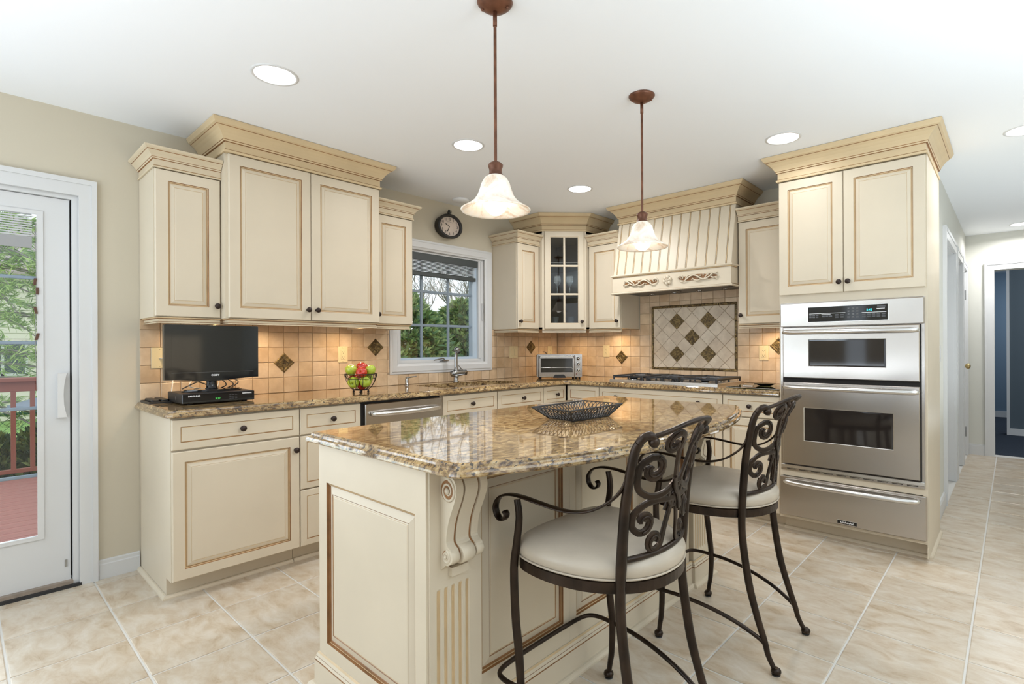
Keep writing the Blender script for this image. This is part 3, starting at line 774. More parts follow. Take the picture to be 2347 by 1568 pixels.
# stemware inside
def stem_glass(lab,x,y,z,h=.17,r=.034,cat='glass',grp='wine glasses in the corner cabinet'):
    m=MB().lathe([(.032,0),(.032,.002),(.005,.005),(.0038,h*.42),(.012,h*.47),(r*.9,h*.62),(r,h*.74),(r*.85,h)],(0,0,0),20,caps=False)
    o=m.build('wine_glass',GLASSD2,None,(x,y,z)); return tag(o,lab,cat,grp)
GLASSD2=M('clear_glass_body',(.9,.93,.93),.03); GLASSD2.node_tree.nodes['Principled BSDF'].inputs['Transmission Weight'].default_value=.9
for i,(x,y) in enumerate(((.395,-.47),(.475,-.385))):
    stem_glass('%s wine glass standing on the middle shelf of the glass corner cabinet'%('left','right')[i] ,x,y,1.6955)
for i,(x,y) in enumerate(((.385,-.49),(.50,-.40))):
    m=MB().lathe([(.024,0),(.026,.002),(.034,.10),(.032,.10),(.024,.006),(.0001,.005)],(0,0,0),20,caps=False); o=m.build('tumbler',GLASSD2,None,(x,y,ZU+.0185)); tag(o,'%s clear tumbler on the bottom of the glass corner cabinet'%('left','right')[i],'glass','tumblers in the corner cabinet')

# base cabinets
BD=.61; ZK=.10; ZBT=.874
def base(label,loc,rot,w,fronts,left=False,right=False,toe=True,name='base_cabinet',hollow=False):
    c=T(name,label,'cabinet',loc,rot); 
    m=MB(); zt_=.64 if hollow else ZBT-.002
    m.box(.0008,w-.0008,-(BD-.002),-.004,ZK,zt_); m.box(.0008,w-.0008,-(BD-.085),-.004,0,ZK)
    if hollow: m.box(.0008,w-.0008,-(BD-.002),-(BD-.020),.64,ZBT-.002).box(.0008,.018,-(BD-.020),-.004,.64,ZBT-.002).box(w-.018,w-.0008,-(BD-.020),-.004,.64,ZBT-.002)
    m.build('body',CM,c)
    for f in fronts: panel_front(c,f[0],f[1],f[2],f[3],f[4],-(BD-.002),kn=f[5],st=.05 if f[0]=='door' else .034,style='door' if f[0]=='door' else 'drawer')
    QR=[(0,0),(.018,0),(.0175,.007),(.013,.014),(.007,.0175),(0,.018)]
    p=[(w-.001,-(BD-.085))]
    p=[( .001,-(BD-.085)),(w-.001,-(BD-.085))]
    if left: p=[(0,-.004)]+[(0,-(BD-.085))]+p[1:]
    MB().sweep(p,QR,smooth=False).build('shoe_moulding',CREAM,c)
    return c
ZD0,ZD1=.722,.868
base('cream base cabinet under the television with one wide drawer and one door',(0,-3.5535,0),PI/2,.5955,[('drawer',.001,.595,ZD0,ZD1,(.303,.797)),('door',.001,.595,.104,.716,(.570,.646))],left=True)
base('cream three-drawer base cabinet next to the dishwasher',(0,-2.957,0),PI/2,.366,[('drawer',.001,.365,ZD0,ZD1,(.185,.797)),('drawer',.001,.365,.420,.716,(.185,.57)),('drawer',.001,.365,.104,.416,(.185,.26))])
base('cream sink base cabinet under the window with two drawer fronts',(0,-1.99,0),PI/2,1.062,[('drawer',.012,.528,ZD0,ZD1,(.272,.797)),('drawer',.534,1.061,ZD0,ZD1,(.808,.797)),('door',.012,.528,.104,.716,(.50,.65)),('door',.534,1.061,.104,.716,(.56,.65))],hollow=True)
base('small cream base cabinet with a narrow drawer in the inner corner left side',(0,-.927,0),PI/2,.296,[('drawer',.001,.2945,ZD0,ZD1,(.163,.797)),('door',.001,.2945,.104,.716,(.25,.65))])
base('cream corner base cabinet to the left of the wide cooktop drawer',(.633,0,0),0,.343,[('drawer',.0005,.342,ZD0,ZD1,None),('door',.0005,.342,.104,.716,(.31,.65))])
base('wide cream base cabinet under the gas cooktop with a two-knob drawer',(.977,0,0),0,1.059,[('drawer',.001,1.058,ZD0,ZD1,None),('door',.001,.529,.104,.716,(.50,.65)),('door',.529,1.058,.104,.716,(.56,.65))])
dr=[o for o in bpy.data.objects if o.name.startswith('drawer') and o.parent and o.parent.location.x>.97][0]
knob(dr,.174,-.020,.797-ZD0); knob(dr,.884,-.020,.797-ZD0)
base('cream base cabinet between the cooktop cabinet and the tall oven cabinet',(2.037,0,0),0,.385,[('drawer',.001,.384,ZD0,ZD1,(.190,.797)),('door',.001,.384,.104,.716,(.04,.65))])

# ------------------------------------------------------------------ granite tops
def poly_off(poly,d):
    n=len(poly); out=[]
    for i in range(n):
        p0,p1,p2=[Vector(poly[k%n]) for k in (i-1,i,i+1)]
        a=(p1-p0).normalized(); b=(p2-p1).normalized(); na=Vector((-a.y,a.x)); nb=Vector((-b.y,b.x))  # inward for CCW
        da,db=d[(i-1)%n],d[i]
        cr=a.x*b.y-a.y*b.x
        if abs(cr)<1e-4: out.append(tuple(p1+na*da)); continue
        q1=p0+na*da; q2=p1+nb*db
        t=((q2-q1).x*b.y-(q2-q1).y*b.x)/cr; out.append(tuple(q1+a*t))
    return out
def slab(mb,poly,flags,z1,prof,hole=None,mat=0):
    # prof: list of (inset, dz below top) from bottom edge up to the top face
    n=len(poly); R=[]
    for ins,dz in prof: R.append([(x,y,z1-dz) for x,y in poly_off(poly,[ins*f for f in flags])])
    vs=[p for r in R for p in r]; b=len(mb.v); mb.v+=vs
    for i in range(len(R)-1):
        for k in range(n):
            k2=(k+1)%n; mb.f.append((b+i*n+k,b+i*n+k2,b+(i+1)*n+k2,b+(i+1)*n+k)); mb.m.append(mat); mb.sm.append(False)
    def capf(ring,z,flip):
        loops=[[Vector((x,y,0)) for x,y,_ in ring]]
        if hole: loops.append([Vector((x,y,0)) for x,y in hole])
        tr=tessellate_polygon(loops); pts=[(v.x,v.y,z) for l in loops for v in l]
        bb=len(mb.v); mb.v+=pts
        for t in tr: mb.f.append(tuple(bb+i for i in (t[::-1] if flip else t))); mb.m.append(mat); mb.sm.append(False)
    capf(R[-1],z1-prof[-1][1],False); capf(R[0],z1-prof[0][1],True)
    if hole:
        h=len(hole); bb=len(mb.v); mb.v+=[(x,y,z1) for x,y in hole]+[(x,y,z1-prof[0][1]) for x,y in hole]
        for k in range(h): k2=(k+1)%h; mb.f.append((bb+k,bb+k2,bb+h+k2,bb+h+k)); mb.m.append(mat); mb.sm.append(False)
OGEE=[(.014,.038),(.004,.036),(0,.030),(.0005,.024),(.004,.018),(.010,.0145),(.0125,.011),(.0135,.006),(.017,.002),(.023,0)]
sy0,sy1,sx0,sx1=-1.90,-1.06,.145,.535
hole=[]
for (cx,cy,a0,r) in ((sx1-.09,sy0+.09,-90,.09),(sx1-.12,sy1-.12,0,.12),(sx0+.06,sy1-.06,90,.06),(sx0+.06,sy0+.06,180,.06)):
    for k in range(6): a=math.radians(a0+18*k); hole.append((cx+r*math.cos(a),cy+r*math.sin(a)))
poly=[(.0,-3.578),(.625,-3.578),(.650,-3.553),(.650,-.690),(.690,-.650),(2.421,-.650),(2.421,0),(0,0)]
m=MB(); slab(m,poly,[1,1,1,1,1,0,0,0],.914,OGEE,hole)
ct=recalc(m.build('countertop',GRANITE)); tag(ct,'L-shaped brown and gold speckled granite worktop running round the two kitchen walls','countertop')
# sink
sk=T('sink','stainless undermount kitchen sink set in the granite under the window','sink',(.34,-1.48,.66))
m=MB()
def ringpts(s,z): return [(.34+(x-.34)*s-.34,-1.48+(y+1.48)*s+1.48,z) for x,y in hole]
R=[ringpts(1.04,.215),ringpts(1.0,.2145),ringpts(.985,.19),ringpts(.96,.03),ringpts(.90,.008),ringpts(.1,0)]
n=len(hole); vs=[p for r in R for p in r]; fs=[(i*n+k,i*n+(k+1)%n,(i+1)*n+(k+1)%n,(i+1)*n+k) for i in range(len(R)-1) for k in range(n)]+[tuple(range((len(R)-1)*n,len(R)*n))]
m.add(vs,fs,0,True); m.build('bowl',CHROME,sk); MB().lathe([(.045,.001),(.045,.004),(.03,.005),(.0001,.002)],(0,0,0),20).build('drain',STEELH,sk)
# faucet
fa=T('faucet','brushed nickel pull-out faucet with ball-shaped spray head behind the sink','faucet',(.105,-1.44,.914))
MB().lathe([(.026,0),(.026,.006),(.021,.010),(.021,.050),(.023,.056)],(0,0,0),24).build('base',CHROME,fa)
m=MB(); m.tube([(-.004,-.050,.072),(-.003,-.046,.072),(0,-.02,.074),(.004,.02,.076),(.007,.060,.078)],[.012,.024,.028,.027,.024],18); m.lathe([(.026,.050),(.024,.09),(.019,.105),(.014,.125)],(0,0,0),20,caps=False); m.build('body',CHROME,fa)
MB().tube([(.007,.061,.078),(.011,.098,.079),(.012,.103,.079)],[.021,.023,.012],18).build('handle_cap',CHROME,fa)
MB().tube([(.008,.066,.096),(.010,.03,.128),(.010,.018,.140)],[.004,.0035,.003],8).build('lever',CHROME,fa)
m=MB(); m.tube(catmull([(0,0,.11),(.0,0,.18),(.002,0,.235),(.008,0,.262)],4),[.0135]*12+[.0125],16); m.build('riser',CHROME,fa)
m=MB(); m.sphere((.014,0,.272),.0255,0,18,sz=.9); m.tube([(.022,0,.262),(.042,0,.246)],[.018,.014],16); m.build('spray_head',CHROME,fa)
sd=T('soap_dispenser','small satin nickel soap pump left of the faucet','soap dispenser',(.12,-1.93,.914))
MB().lathe([(.018,0),(.018,.004),(.0125,.006),(.0125,.048),(.011,.052),(.009,.053),(.009,.066),(.0001,.067)],(0,0,0),18).build('body',CHROME,sd)
MB().tube([(0,.004,.060),(.01,.045,.066),(.014,.078,.070)],[.0055,.0045,.0035],10).build('spout',CHROME,sd)

# ------------------------------------------------------------------ dishwasher
dw=T('dishwasher','stainless steel dishwasher with a curved bar handle','dishwasher',(0,-2.590,0),PI/2)
MB().box(.002,.598,-.600,-.01,0.1,.872).build('body',BLACKM,dw)
MB().rbox(.020,.596,-.642,-.602,.115,.862,.004).build('door',STEEL,dw)
MB().box(.002,.019,-.615,-.60,.1,.866).build('side_gap',DARKGAP,dw)
hp=catmull([(.065,-.645,.800),(.075,-.672,.800),(.16,-.690,.799),(.308,-.698,.798),(.456,-.690,.799),(.541,-.672,.800),(.551,-.645,.800)],4)
MB().tube(hp,[.013]+[.0155]*(len(hp)-2)+[.013],14).build('handle',STEELH,dw)
MB().box(.005,.595,-.53,-.50,0,.1).build('toe_panel',BLACKM,dw)

# ------------------------------------------------------------------ cooktop
ck=T('cooktop','black and stainless gas cooktop on the granite under the hood','cooktop',(1.528,-.35,.914))
m=MB(); m.rings([(-.462,.462,-.252,.252,0),(-.462,.462,-.252,.252,.018),(-.457,.457,-.247,.247,.022),(-.440,.440,-.232,.232,.019)],[0]*4,axis='z'); m.build('tray',STEELH,ck)
for (x,y,r) in ((-.31,-.12,.042),(-.31,.12,.036),(0,.03,.052),(.31,-.12,.036),(.31,.12,.042)):
    b=MB().lathe([(r*1.2,.019),(r*1.15,.024),(r*.75,.026),(r*.7,.032)],(x,y,0),20).build('burner',CHROME,ck)
    MB().lathe([(r*.9,.032),(r*.92,.038),(r*.8,.041),(.0001,.042)],(x,y,0),20).build('burner_cap',CASTI,b)
def grate(cx,w,mirror=1):
    m=MB(); z=.048; hx,hy=w/2,.215
    m.tube([(cx-hx,-hy,z),(cx+hx,-hy,z),(cx+hx,hy,z),(cx-hx,hy,z)],.0105,6,closed=True,smooth=False)
    m.tube([(cx-hx,0,z),(cx+hx,0,z)],.007,6,smooth=False)
    for y in (-.12,.12):
        for a in range(6):
            t=a*PI/3+PI/6; m.tube([(cx+.035*math.cos(t),y+.03*math.sin(t),z+.002),(cx+.9*hx*math.cos(t),y+min(.085,hx)*math.sin(t),z)],.006,6,smooth=False)
    for sx in (-1,1):
        for y in (-hy,0,hy): m.tube([(cx+sx*hx,y,z),(cx+sx*hx,y,.019)],.008,6,smooth=False)
    return m
for cx,w in ((-.305,.27),(0,.26),(.305,.27)): grate(cx,w).build('grate',CASTI,ck)
for x in (-.19,-.125,-.004,.088,.124): MB().lathe([(.018,.019),(.019,.024),(.015,.028),(.014,.046),(.0001,.048)],(x,-.195+.0,0),14).build('knob',BLACKM,ck)

# glass board and spoon rest
gb=T('cutting_board','clear green-edged glass cutting board right of the cooktop','cutting board',(2.235,-.40,.914))
MB().rbox(-.175,.18,-.235,.16,.003,.008,.002).build('glass_plate',GREENG,gb)
for x,y in ((-.15,-.2),(.15,-.2),(-.15,.13),(.15,.13)): MB().lathe([(.008,0),(.008,.003)],(x,y,0),10).build('foot',BLACKM,gb)
sr=T('spoon_rest','dark oval spoon rest with a wide steel handle on the glass board','spoon rest',(2.205,-.42,.9225))
MB().lathe([(.030,0),(.045,.006),(.062,.016),(.066,.019),(.060,.018),(.040,.008),(.0001,.006)],(.04,.03,0),24,sx=1.15,sy=.9).build('dish',M('dark_metal_dish',(.10,.085,.07),.25,.9),sr)
m=MB(); m.add([(-.085,-.055,.001),(-.015,-.055,.001),(-.005,.0,.015),(-.07,.0,.015),(-.085,-.055,.003),(-.015,-.055,.003),(-.005,.0,.017),(-.07,.0,.017)],[(0,3,2,1),(4,5,6,7),(0,1,5,4),(1,2,6,5),(2,3,7,6),(3,0,4,7)]); m.build('handle',STEELH,sr)

# ------------------------------------------------------------------ range hood
hd=T('range_hood','cream wooden range hood with slanted beadboard front and carved appliques','range hood',(1.512,0,0))
HX0,HX1=-.514,.514
m=MB()
# slanted core
yb_,yt_=-.425,-.335; zb,zt=1.808,2.262
vs=[(HX0,-.003,zb),(HX1,-.003,zb),(HX1,yb_,zb),(HX0,yb_,zb),(HX0,-.003,zt),(HX1,-.003,zt),(HX1,yt_,zt),(HX0,yt_,zt)]
m.add(vs,[(0,1,2,3),(4,7,6,5),(0,3,7,4),(1,5,6,2),(0,4,5,1)],0); m.add(vs,[(3,2,6,7)],1)
m.build('core',[CREAM,GLAZE],hd)
m=MB().box(HX0-.001,HX0+.0,0,0,0,0)
def slope_board(x0,x1):
    mb=MB(); z0_,z1_=zb+.002,zt-.002; t=.012; n=Vector((0,-(zt-zb),yt_-yb_)).normalized()  # outward normal
    def P(x,z,d):
        y=yb_+(yt_-yb_)*(z-zb)/(zt-zb); return (x+0,y+n.y*d,z+n.z*d)
    c=.004
    vs=[P(x0,z0_,0),P(x1,z0_,0),P(x1,z1_,0),P(x0,z1_,0),P(x0,z0_,t-.003),P(x1,z0_,t-.003),P(x1,z1_,t-.003),P(x0,z1_,t-.003),P(x0+c,z0_,t),P(x1-c,z0_,t),P(x1-c,z1_,t),P(x0+c,z1_,t)]
    fs=[(0,3,7,4),(1,5,6,2),(4,7,11,8),(5,9,10,6),(8,9,10,11),(0,1,5,4),(4,5,9,8),(3,2,6,7),(7,6,10,11)]
    mb.add(vs,fs,0); return mb
gr=[1.030+.0796*k-1.512 for k in range(13)]
xs=[HX0]+gr+[HX1]
for i in range(14):
    a=xs[i]+(.0055 if i else 0); b=xs[i+1]-(.0055 if i<13 else 0)
    slope_board(a,b).build('board',CREAM,hd)
for gx in gr:  # thin bead standing inside each groove
    mb=slope_board(gx-.0013,gx+.0013); mb.v=[(x,y+.004,z) for x,y,z in mb.v]; mb.build('bead',GLAZE2,hd)
m=MB(); m.box(HX0,HX1,-.445,-.425,1.662,1.797).box(HX0,HX0+.018,-.425,-.004,1.672,1.806).box(HX1-.018,HX1,-.425,-.004,1.672,1.806).box(HX0,HX1,-.445,-.03,1.797,1.806)
pth=[(HX0,-.335),(HX0,-.445),(HX1,-.445),(HX1,-.335)]
m.sweep(pth,[(0,1.648),(.006,1.648),(.014,1.651),(.016,1.656),(.012,1.661),(.004,1.664),(0,1.666)],[0,0,0,0,0,1])
m.sweep(pth,[(0,1.790),(.003,1.792),(.006,1.797),(.015,1.800),(.017,1.806),(.012,1.812),(-.012,1.814)],[1,2,0,0,0,0])
m.build('valance',CM,hd)
pth=[(HX0,-.004),(HX0,yt_-.012),(HX1,yt_-.012),(HX1,-.004)]
m=MB().sweep(pth,shift(BIGC,ZB),BIGM); m.box(HX0+.002,HX1-.002,yt_-.01,-.004,ZB,ZB+.15); m.build('crown_moulding',CMB,hd)
ins=MB(); ins.box(HX0+.02,HX1-.02,-.424,-.012,1.668,1.71); ins.box(-.43,-.02,-.38,-.16,1.665,1.668).box(.02,.43,-.38,-.16,1.665,1.668).build('insert',M('dark_hood_steel',(.10,.10,.105),.35,.8),hd)
for x in (1.180,1.398,1.623,1.849):
    l=MB().lathe([(.028,.003),(.028,-.004),(.020,-.006),(.018,-.002)],(x-1.512,-.10,1.666),18).build('lamp_ring',CHROME,hd); MB().lathe([(.018,0),(.0001,-.001)],(x-1.512,-.10,1.664),14).build('lamp_lens',M('frosted_lens',(.7,.7,.66),.3) if 'frosted_lens' not in bpy.data.materials else bpy.data.materials['frosted_lens'],l)
# carved appliques
def vine(sgn,cx):
    mb=MB(); Y=-.447
    def P(x,z,d=0): return (cx+sgn*x,Y-d,1.732+z)
    stems=[[(-.155,-.012,.002),(-.13,-.026,.006),(-.10,-.018,.009),(-.07,.004,.010),(-.035,.018,.008),(0,.008,.010),(.03,-.012,.010),(.06,-.018,.008),(.09,-.006,.009),(.115,.012,.009),(.14,.020,.006),(.158,.008,.003)],
           [(-.155,-.010,.002),(-.160,.008,.006),(-.145,.022,.008),(-.125,.018,.008),(-.118,.004,.006),(-.13,-.004,.005)],
           [(-.04,-.004,.004),(-.02,-.020,.007),(.01,-.024,.007),(.03,-.014,.006)],
           [(.05,-.018,.004),(.075,.006,.009),(.10,.024,.007),(.125,.018,.006)],
           [(-.10,-.016,.004),(-.085,.012,.008),(-.055,.024,.007),(-.03,.016,.005)],
           [(.10,.0,.006),(.13,-.014,.008),(.155,-.008,.005)]]
    for s_ in stems:
        pts=catmull([P(*p) for p in s_],4); n=len(pts); mb.tube(pts,[.0022+.0042*math.sin(PI*i/(n-1)) for i in range(n)],6,0)
    for (x,z,a,l) in ((-.07,.008,.6,.022),(-.05,-.012,-.3,.02),(.02,.010,.5,.024),(.045,.014,.9,.02),(.075,-.016,-.4,.024),(.145,-.020,-.7,.026),(.15,.022,.5,.018),(-.14,.0,1.2,.018),(0,-.004,0,.02),(.115,.004,.2,.018),(.162,-.006,-1.2,.02)):
        dx,dz=math.cos(a)*l,math.sin(a)*l; ca=[(x-dx*.5,z-dz*.5),(x-dz*.28,z+dx*.28),(x+dx*.7,z+dz*.7),(x+dz*.28,z-dx*.28)]
        v=[P(p[0],p[1],.001) for p in ca]+[P(x,z,.012)]
        mb.add(v,[(0,1,4),(1,2,4),(2,3,4),(3,0,4)],0,False)
    pl=MB(); 
    return mb
for nm,sg,cx in (('l',-1,1.273-1.512),('r',1,1.770-1.512)):
    o=recalc(vine(sg,cx).build('carved_vine',CM,hd))
    b=MB(); pts=[(cx+.168*math.cos(t)*1.0,-.4458,1.732+.030*math.sin(t)*(1+.12*math.sin(5*t))) for t in [2*PI*k/28 for k in range(28)]]
    b.add([(cx+(p[0]-cx)*.93,p[1],1.732+(p[2]-1.732)*.72) for p in pts],[tuple(range(28))],1); b.build('stained_ground',CM,o)
m=MB(); 
for k in range(6):
    a=2*PI*k/6+.3; c_=(.026*math.cos(a)+1.517-1.512,-.450,1.730+.026*math.sin(a)); m.sphere(c_,.0155,0,10)
for k in range(5):
    a=2*PI*k/5; m.sphere((.012*math.cos(a)+.005,-.456,1.730+.012*math.sin(a)),.0085,0,8)
m.sphere((.005,-.463,1.730),.006,0,8); m.add([(.005+.0195*math.cos(t),-.4585,1.730+.0195*math.sin(t)) for t in [2*PI*k/20 for k in range(20)]],[tuple(range(20))],1)
ro=m.build('carved_rosette',CM,hd)
MB().lathe([(.046,-.4455),(.040,-.4475),(.0001,-.448)],(.005,0,1.730),24,2).build('stained_ground',CM,ro) if False else MB().add([(.005+.045*math.cos(t),-.4462,1.730+.045*math.sin(t)) for t in [2*PI*k/24 for k in range(24)]],[tuple(range(24))],2)
b=MB(); b.add([(.005+.034*math.cos(t),-.4462,1.730+.034*math.sin(t)) for t in [2*PI*k/24 for k in range(24)]],[tuple(range(24))],1); b.build('stained_ground',CM,ro)

# ------------------------------------------------------------------ tall oven cabinet
tc=T('oven_cabinet','tall cream cabinet with crown that holds the built-in ovens','cabinet',(2.424,0,0))
W=.776; YB=-.635
m=MB(); m.box(0,.018,YB,-.003,.10,2.262).box(W-.018,W,YB,-.003,.10,2.262).box(.018,W-.018,YB,-.003,1.478,2.262).box(.018,W-.018,YB,-.003,.10,.118).box(.018,W-.018,YB,YB+.02,.370,.408).box(.018,W-.018,-.02,-.003,.118,1.478)
m.box(.0,W,YB+.10,-.003,0,.10); m.build('body',CM,tc)
panel_front(tc,'door',.001,.372,1.528,2.260,YB,kn=(.352,1.590)); panel_front(tc,'door',.372,W-.001,1.528,2.260,YB,kn=(.400,1.590))
pth=[(0,-.003),(0,YB-.020),(W,YB-.020),(W,-.003)]
m=MB().sweep(pth,shift(BIGC,ZB),BIGM); m.box(.002,W-.002,YB,-.004,ZB,ZB+.15); m.build('crown_moulding',CMB,tc)
QR=[(0,0),(.018,0),(.0175,.007),(.013,.014),(.007,.0175),(0,.018)]
MB().sweep([(0.0,YB+.10),(W,YB+.10),(W,-.003)],QR).build('shoe_moulding',CREAM,tc)
MB().box(W,W+.004,YB+.0,-.003,.02,2.262).build('side_skin',CREAM,tc)
# double oven
ov=T('double_oven','stainless built-in microwave and wall oven stack with curved bar handles','oven',(2.424,-.635,0))
MB().box(.022,W-.022,.022,.55,.412,1.474).build('chassis',BLACKM,ov)
m=MB().box(.010,.768,-.010,-.0005,.409,1.476); m.build('trim_frame',STEEL,ov)
MB().box(.024,.754,-.014,-.010,.440,1.325).build('dark_recess',DARKGAP,ov)
# bumped control fascia
m=MB().rbox(.012,.768,-.026,-.010,1.326,1.474,.004); cpn=m.build('control_fascia',STEEL,ov)
m=MB(); m.rbox(.174,.604,-.0285,-.026,1.349,1.448,.001); m.build('bezel',STEELH,cpn)
m=MB(); m.rbox(.179,.599,-.0300,-.0282,1.353,1.444,.0006); cp2=m.build('control_panel',BLACK,cpn)
LB=M('panel_grey_print',(.30,.30,.31),.4); PB=M('panel_key',(.05,.05,.052),.3)
m=MB(); Y=-.0303
def strip(x0,x1,z0,z1): m.box(x0,x1,Y-.0003,Y+.0002,z0,z1)
strip(.186,.385,1.402,1.4045); strip(.470,.592,1.398,1.4005); strip(.545,.585,1.418,1.421); strip(.255,.305,1.396,1.398)
m.build('printed_rules',LETTER,cpn)
m=MB()
for i in range(3):
    for k in range(2): strip(.186+i*.019,.186+i*.019+.014,1.378+k*.011,1.378+k*.011+.007)
for i in range(3): strip(.258+i*.020,.258+i*.020+.016,1.381,1.390)
for i in range(2):
    for k in range(2): strip(.330+i*.028,.330+i*.028+.018,1.374+k*.013,1.374+k*.013+.009)
for i in range(3):
    for k in range(4): strip(.395+i*.022,.395+i*.022+.016,1.370+k*.017,1.370+k*.017+.012)
for i in range(5):
    for k in range(2): strip(.471+i*.0245,.471+i*.0245+.019,1.371+k*.013,1.371+k*.013+.009)
strip(.547,.588,1.425,1.438)
m.build('keypad',PB,cpn)
for i in range(3):
    for k in range(3): text(str(7-3*k+i),.009,LB,cpn,(.403+i*.022,Y-.0006,1.376+(k+1)*.017))
text('0',.009,LB,cpn,(.425,Y-.0006,1.376))
text('5:42',.017,CYAN,cpn,(.508,Y-.0006,1.414))
def oven_door(z0,z1,wx0,wx1,wz0,wz1,name):
    m=MB(); x0,x1=.031,.748
    m.rings([(x0,x1,z0,z1,-.014),(x0,x1,z0,z1,-.036),(x0+.004,x1-.004,z0+.004,z1-.004,-.040),(wx0,wx1,wz0,wz1,-.040),(wx0+.003,wx1-.003,wz0+.003,wz1-.003,-.0375)],[0,0,0,1],fill=False)
    d=m.build(name,[STEEL,STEELH],ov)
    MB().rings([(wx0+.002,wx1-.002,wz0+.002,wz1-.002,-.0372),(wx0+.010,wx1-.010,wz0+.010,wz1-.010,-.0378)],[0,0]).build('window',OVENG,d)
    hz=z1-.030
    hp=catmull([(.036,-.046,hz),(.06,-.062,hz),(.16,-.074,hz),(.39,-.080,hz),(.62,-.074,hz),(.72,-.062,hz),(.744,-.046,hz)],5)
    n=len(hp); MB().tube(hp,[.006+.009*min(1,4*min(i,n-1-i)/n+.25) for i in range(n)],14).build('handle',STEELH,d)
    for hx in (.055,.725): MB().tube([(hx,-.040,hz),(hx,-.060,hz)],.007,8).build('handle_mount',STEELH,d)
    return d
oven_door(1.004,1.321,.180,.592,1.076,1.246,'upper_door')
oven_door(.455,.974,.154,.627,.610,.820,'lower_door')
m=MB()
for i in range(10): m.box(.045+i*.071,.045+i*.071+.052,-.0112,-.0095,.416,.4195)
m.build('vent_slots',DARKGAP,ov)
m=MB().rbox(.012,.768,-.022,-.0105,.424,.446,.003); m.build('lower_trim',STEELH,ov)
MB().box(.30,.38,-.013,-.011,.983,.987).box(.10,.18,-.013,-.011,.983,.987).build('latch',CHROME,ov)
# warming drawer
wd=T('warming_drawer','stainless warming drawer below the double oven with maker badge','drawer',(2.424,-.635,0))
MB().box(.022,W-.022,.003,.5,.122,.368).build('body',BLACKM,wd)
m=MB().rbox(.006,.774,-.026,-.0005,.122,.368,.004); wf=m.build('drawer_front',STEEL,wd)
hp=catmull([(.036,-.032,.340),(.06,-.050,.338),(.16,-.062,.336),(.39,-.067,.335),(.62,-.062,.336),(.72,-.050,.338),(.744,-.032,.340)],5); n=len(hp)
MB().tube(hp,[.006+.010*min(1,4*min(i,n-1-i)/n+.25) for i in range(n)],14).build('handle',STEELH,wf)
MB().rbox(.337,.440,-.0285,-.026,.133,.153,.001).build('badge',BLACK,wf); MB().rbox(.335,.442,-.0275,-.0258,.131,.155,.0008).build('badge_rim',STEELH,wf)
text('KitchenAid',.0155,LETTER,wf,(.3885,-.0290,.143),bold=True,name='badge_lettering',sx=1.05)
MB().lathe([(.006,.0),(.006,.003),(.0001,.004)],(.736,-.026,.336),12,axis='y').build('indicator',BLACK,wf)

# ------------------------------------------------------------------ island
isl=T('kitchen_island','cream island base with raised panels, fluted corner posts and carved corbels','island',(0,0,0))
IX0,IX1=1.708,2.325; IY0,IY1=-3.345,-1.565; IZ=.8655
m=MB().box(IX0,IX1,IY0,IY1,.0,IZ); m.build('body',CM,isl)
# end panel facing -y
def iframe(x0,x1,z0,z1,ax0,ax1,az0,az1,name,rot,loc):
    mb=MB(); R=lambda i,y:(ax0-i,ax1+i,az0-i,az1+i,y)
    mb.rings([(x0,x1,z0,z1,0),(x0,x1,z0,z1,-.014),R(.0,-.014),R(-.002,-.006),R(-.005,-.005),R(-.008,-.009),R(-.010,-.004)],[0,0,1,2,2,1],fill=False)
    f=mb.build(name,CM,isl,loc,rot)
    p=MB(); p.rings([R(-.010,-.004),R(-.012,-.003),R(-.036,-.010),R(-.0385,-.0085),R(-.042,-.0105),R(-.0435,-.0100),R(-.046,-.0107)],[1,0,1,0,2,0,0]); p.build('panel',CM,f); return f
iframe(IX0,2.345,.11,IZ,1.763,2.293,.168,.732,'end_frame',0,(0,IY0-.0005,0))
# stool side (faces +x): local X -> +y
L0=-3.345
for i,(a,b) in enumerate(((-3.152,-2.757),(-2.682,-2.287),(-2.212,-1.817))):
    x0=a-.037 if i else -3.160; x1=b+.0375 if i<2 else -1.765
    iframe(x0,x1,.11,IZ,a,b,.20,.802,'side_frame',PI/2,(IX1+.0005,0,0))
for i in range(3):
    a=.06+i*.57; iframe(i*.5933+.0005,(i+1)*.5933-.0005,.11,IZ,a+.0,a+.53,.20,.802,'back_frame',-PI/2,(IX0-.0005,IY1,0))
# fluted posts
def post(y0,y1):
    px=2.352; W_=y1-y0; nf=5; fw_=.0165; gap=.0095; tot=nf*fw_+(nf-1)*gap; s0=(W_-tot)/2-.012
    cols=[(0,0)]
    for k in range(nf):
        a=s0+k*(fw_+gap)
        for j,dd in enumerate((0,.5,.87,1,.87,.5,0)): cols.append((a+fw_*j/6,dd))
    cols.append((W_,0)); rows=[(.11,0),(.155,0),(.168,.7),(.178,1),(.498,1),(.510,.8),(.518,.35),(.522,0),(IZ,0)]
    mb=MB(); nc=len(cols); vs=[(px-.0075*d*rd,y0+c,z) for z,rd in rows for c,d in cols]
    b=len(mb.v); mb.v+=vs
    for i in range(len(rows)-1):
        for j in range(nc-1):
            mb.f.append((b+i*nc+j,b+i*nc+j+1,b+(i+1)*nc+j+1,b+(i+1)*nc+j)); dd=cols[j][1]+cols[j+1][1]
            mb.m.append(2 if (dd>1.3 and 2<=i<=5) else 0); mb.sm.append(False)
    mb.box(IX1+.0005,px-.009,y0,y1,.11,IZ); mb.add([(px-.009,y0,.11),(px,y0,.11),(px,y0,IZ),(px-.009,y0,IZ)],[(0,1,2,3)]); mb.add([(px-.009,y1,.11),(px,y1,.11),(px,y1,IZ),(px-.009,y1,IZ)],[(3,2,1,0)])
    return mb.build('fluted_post',CM,isl)
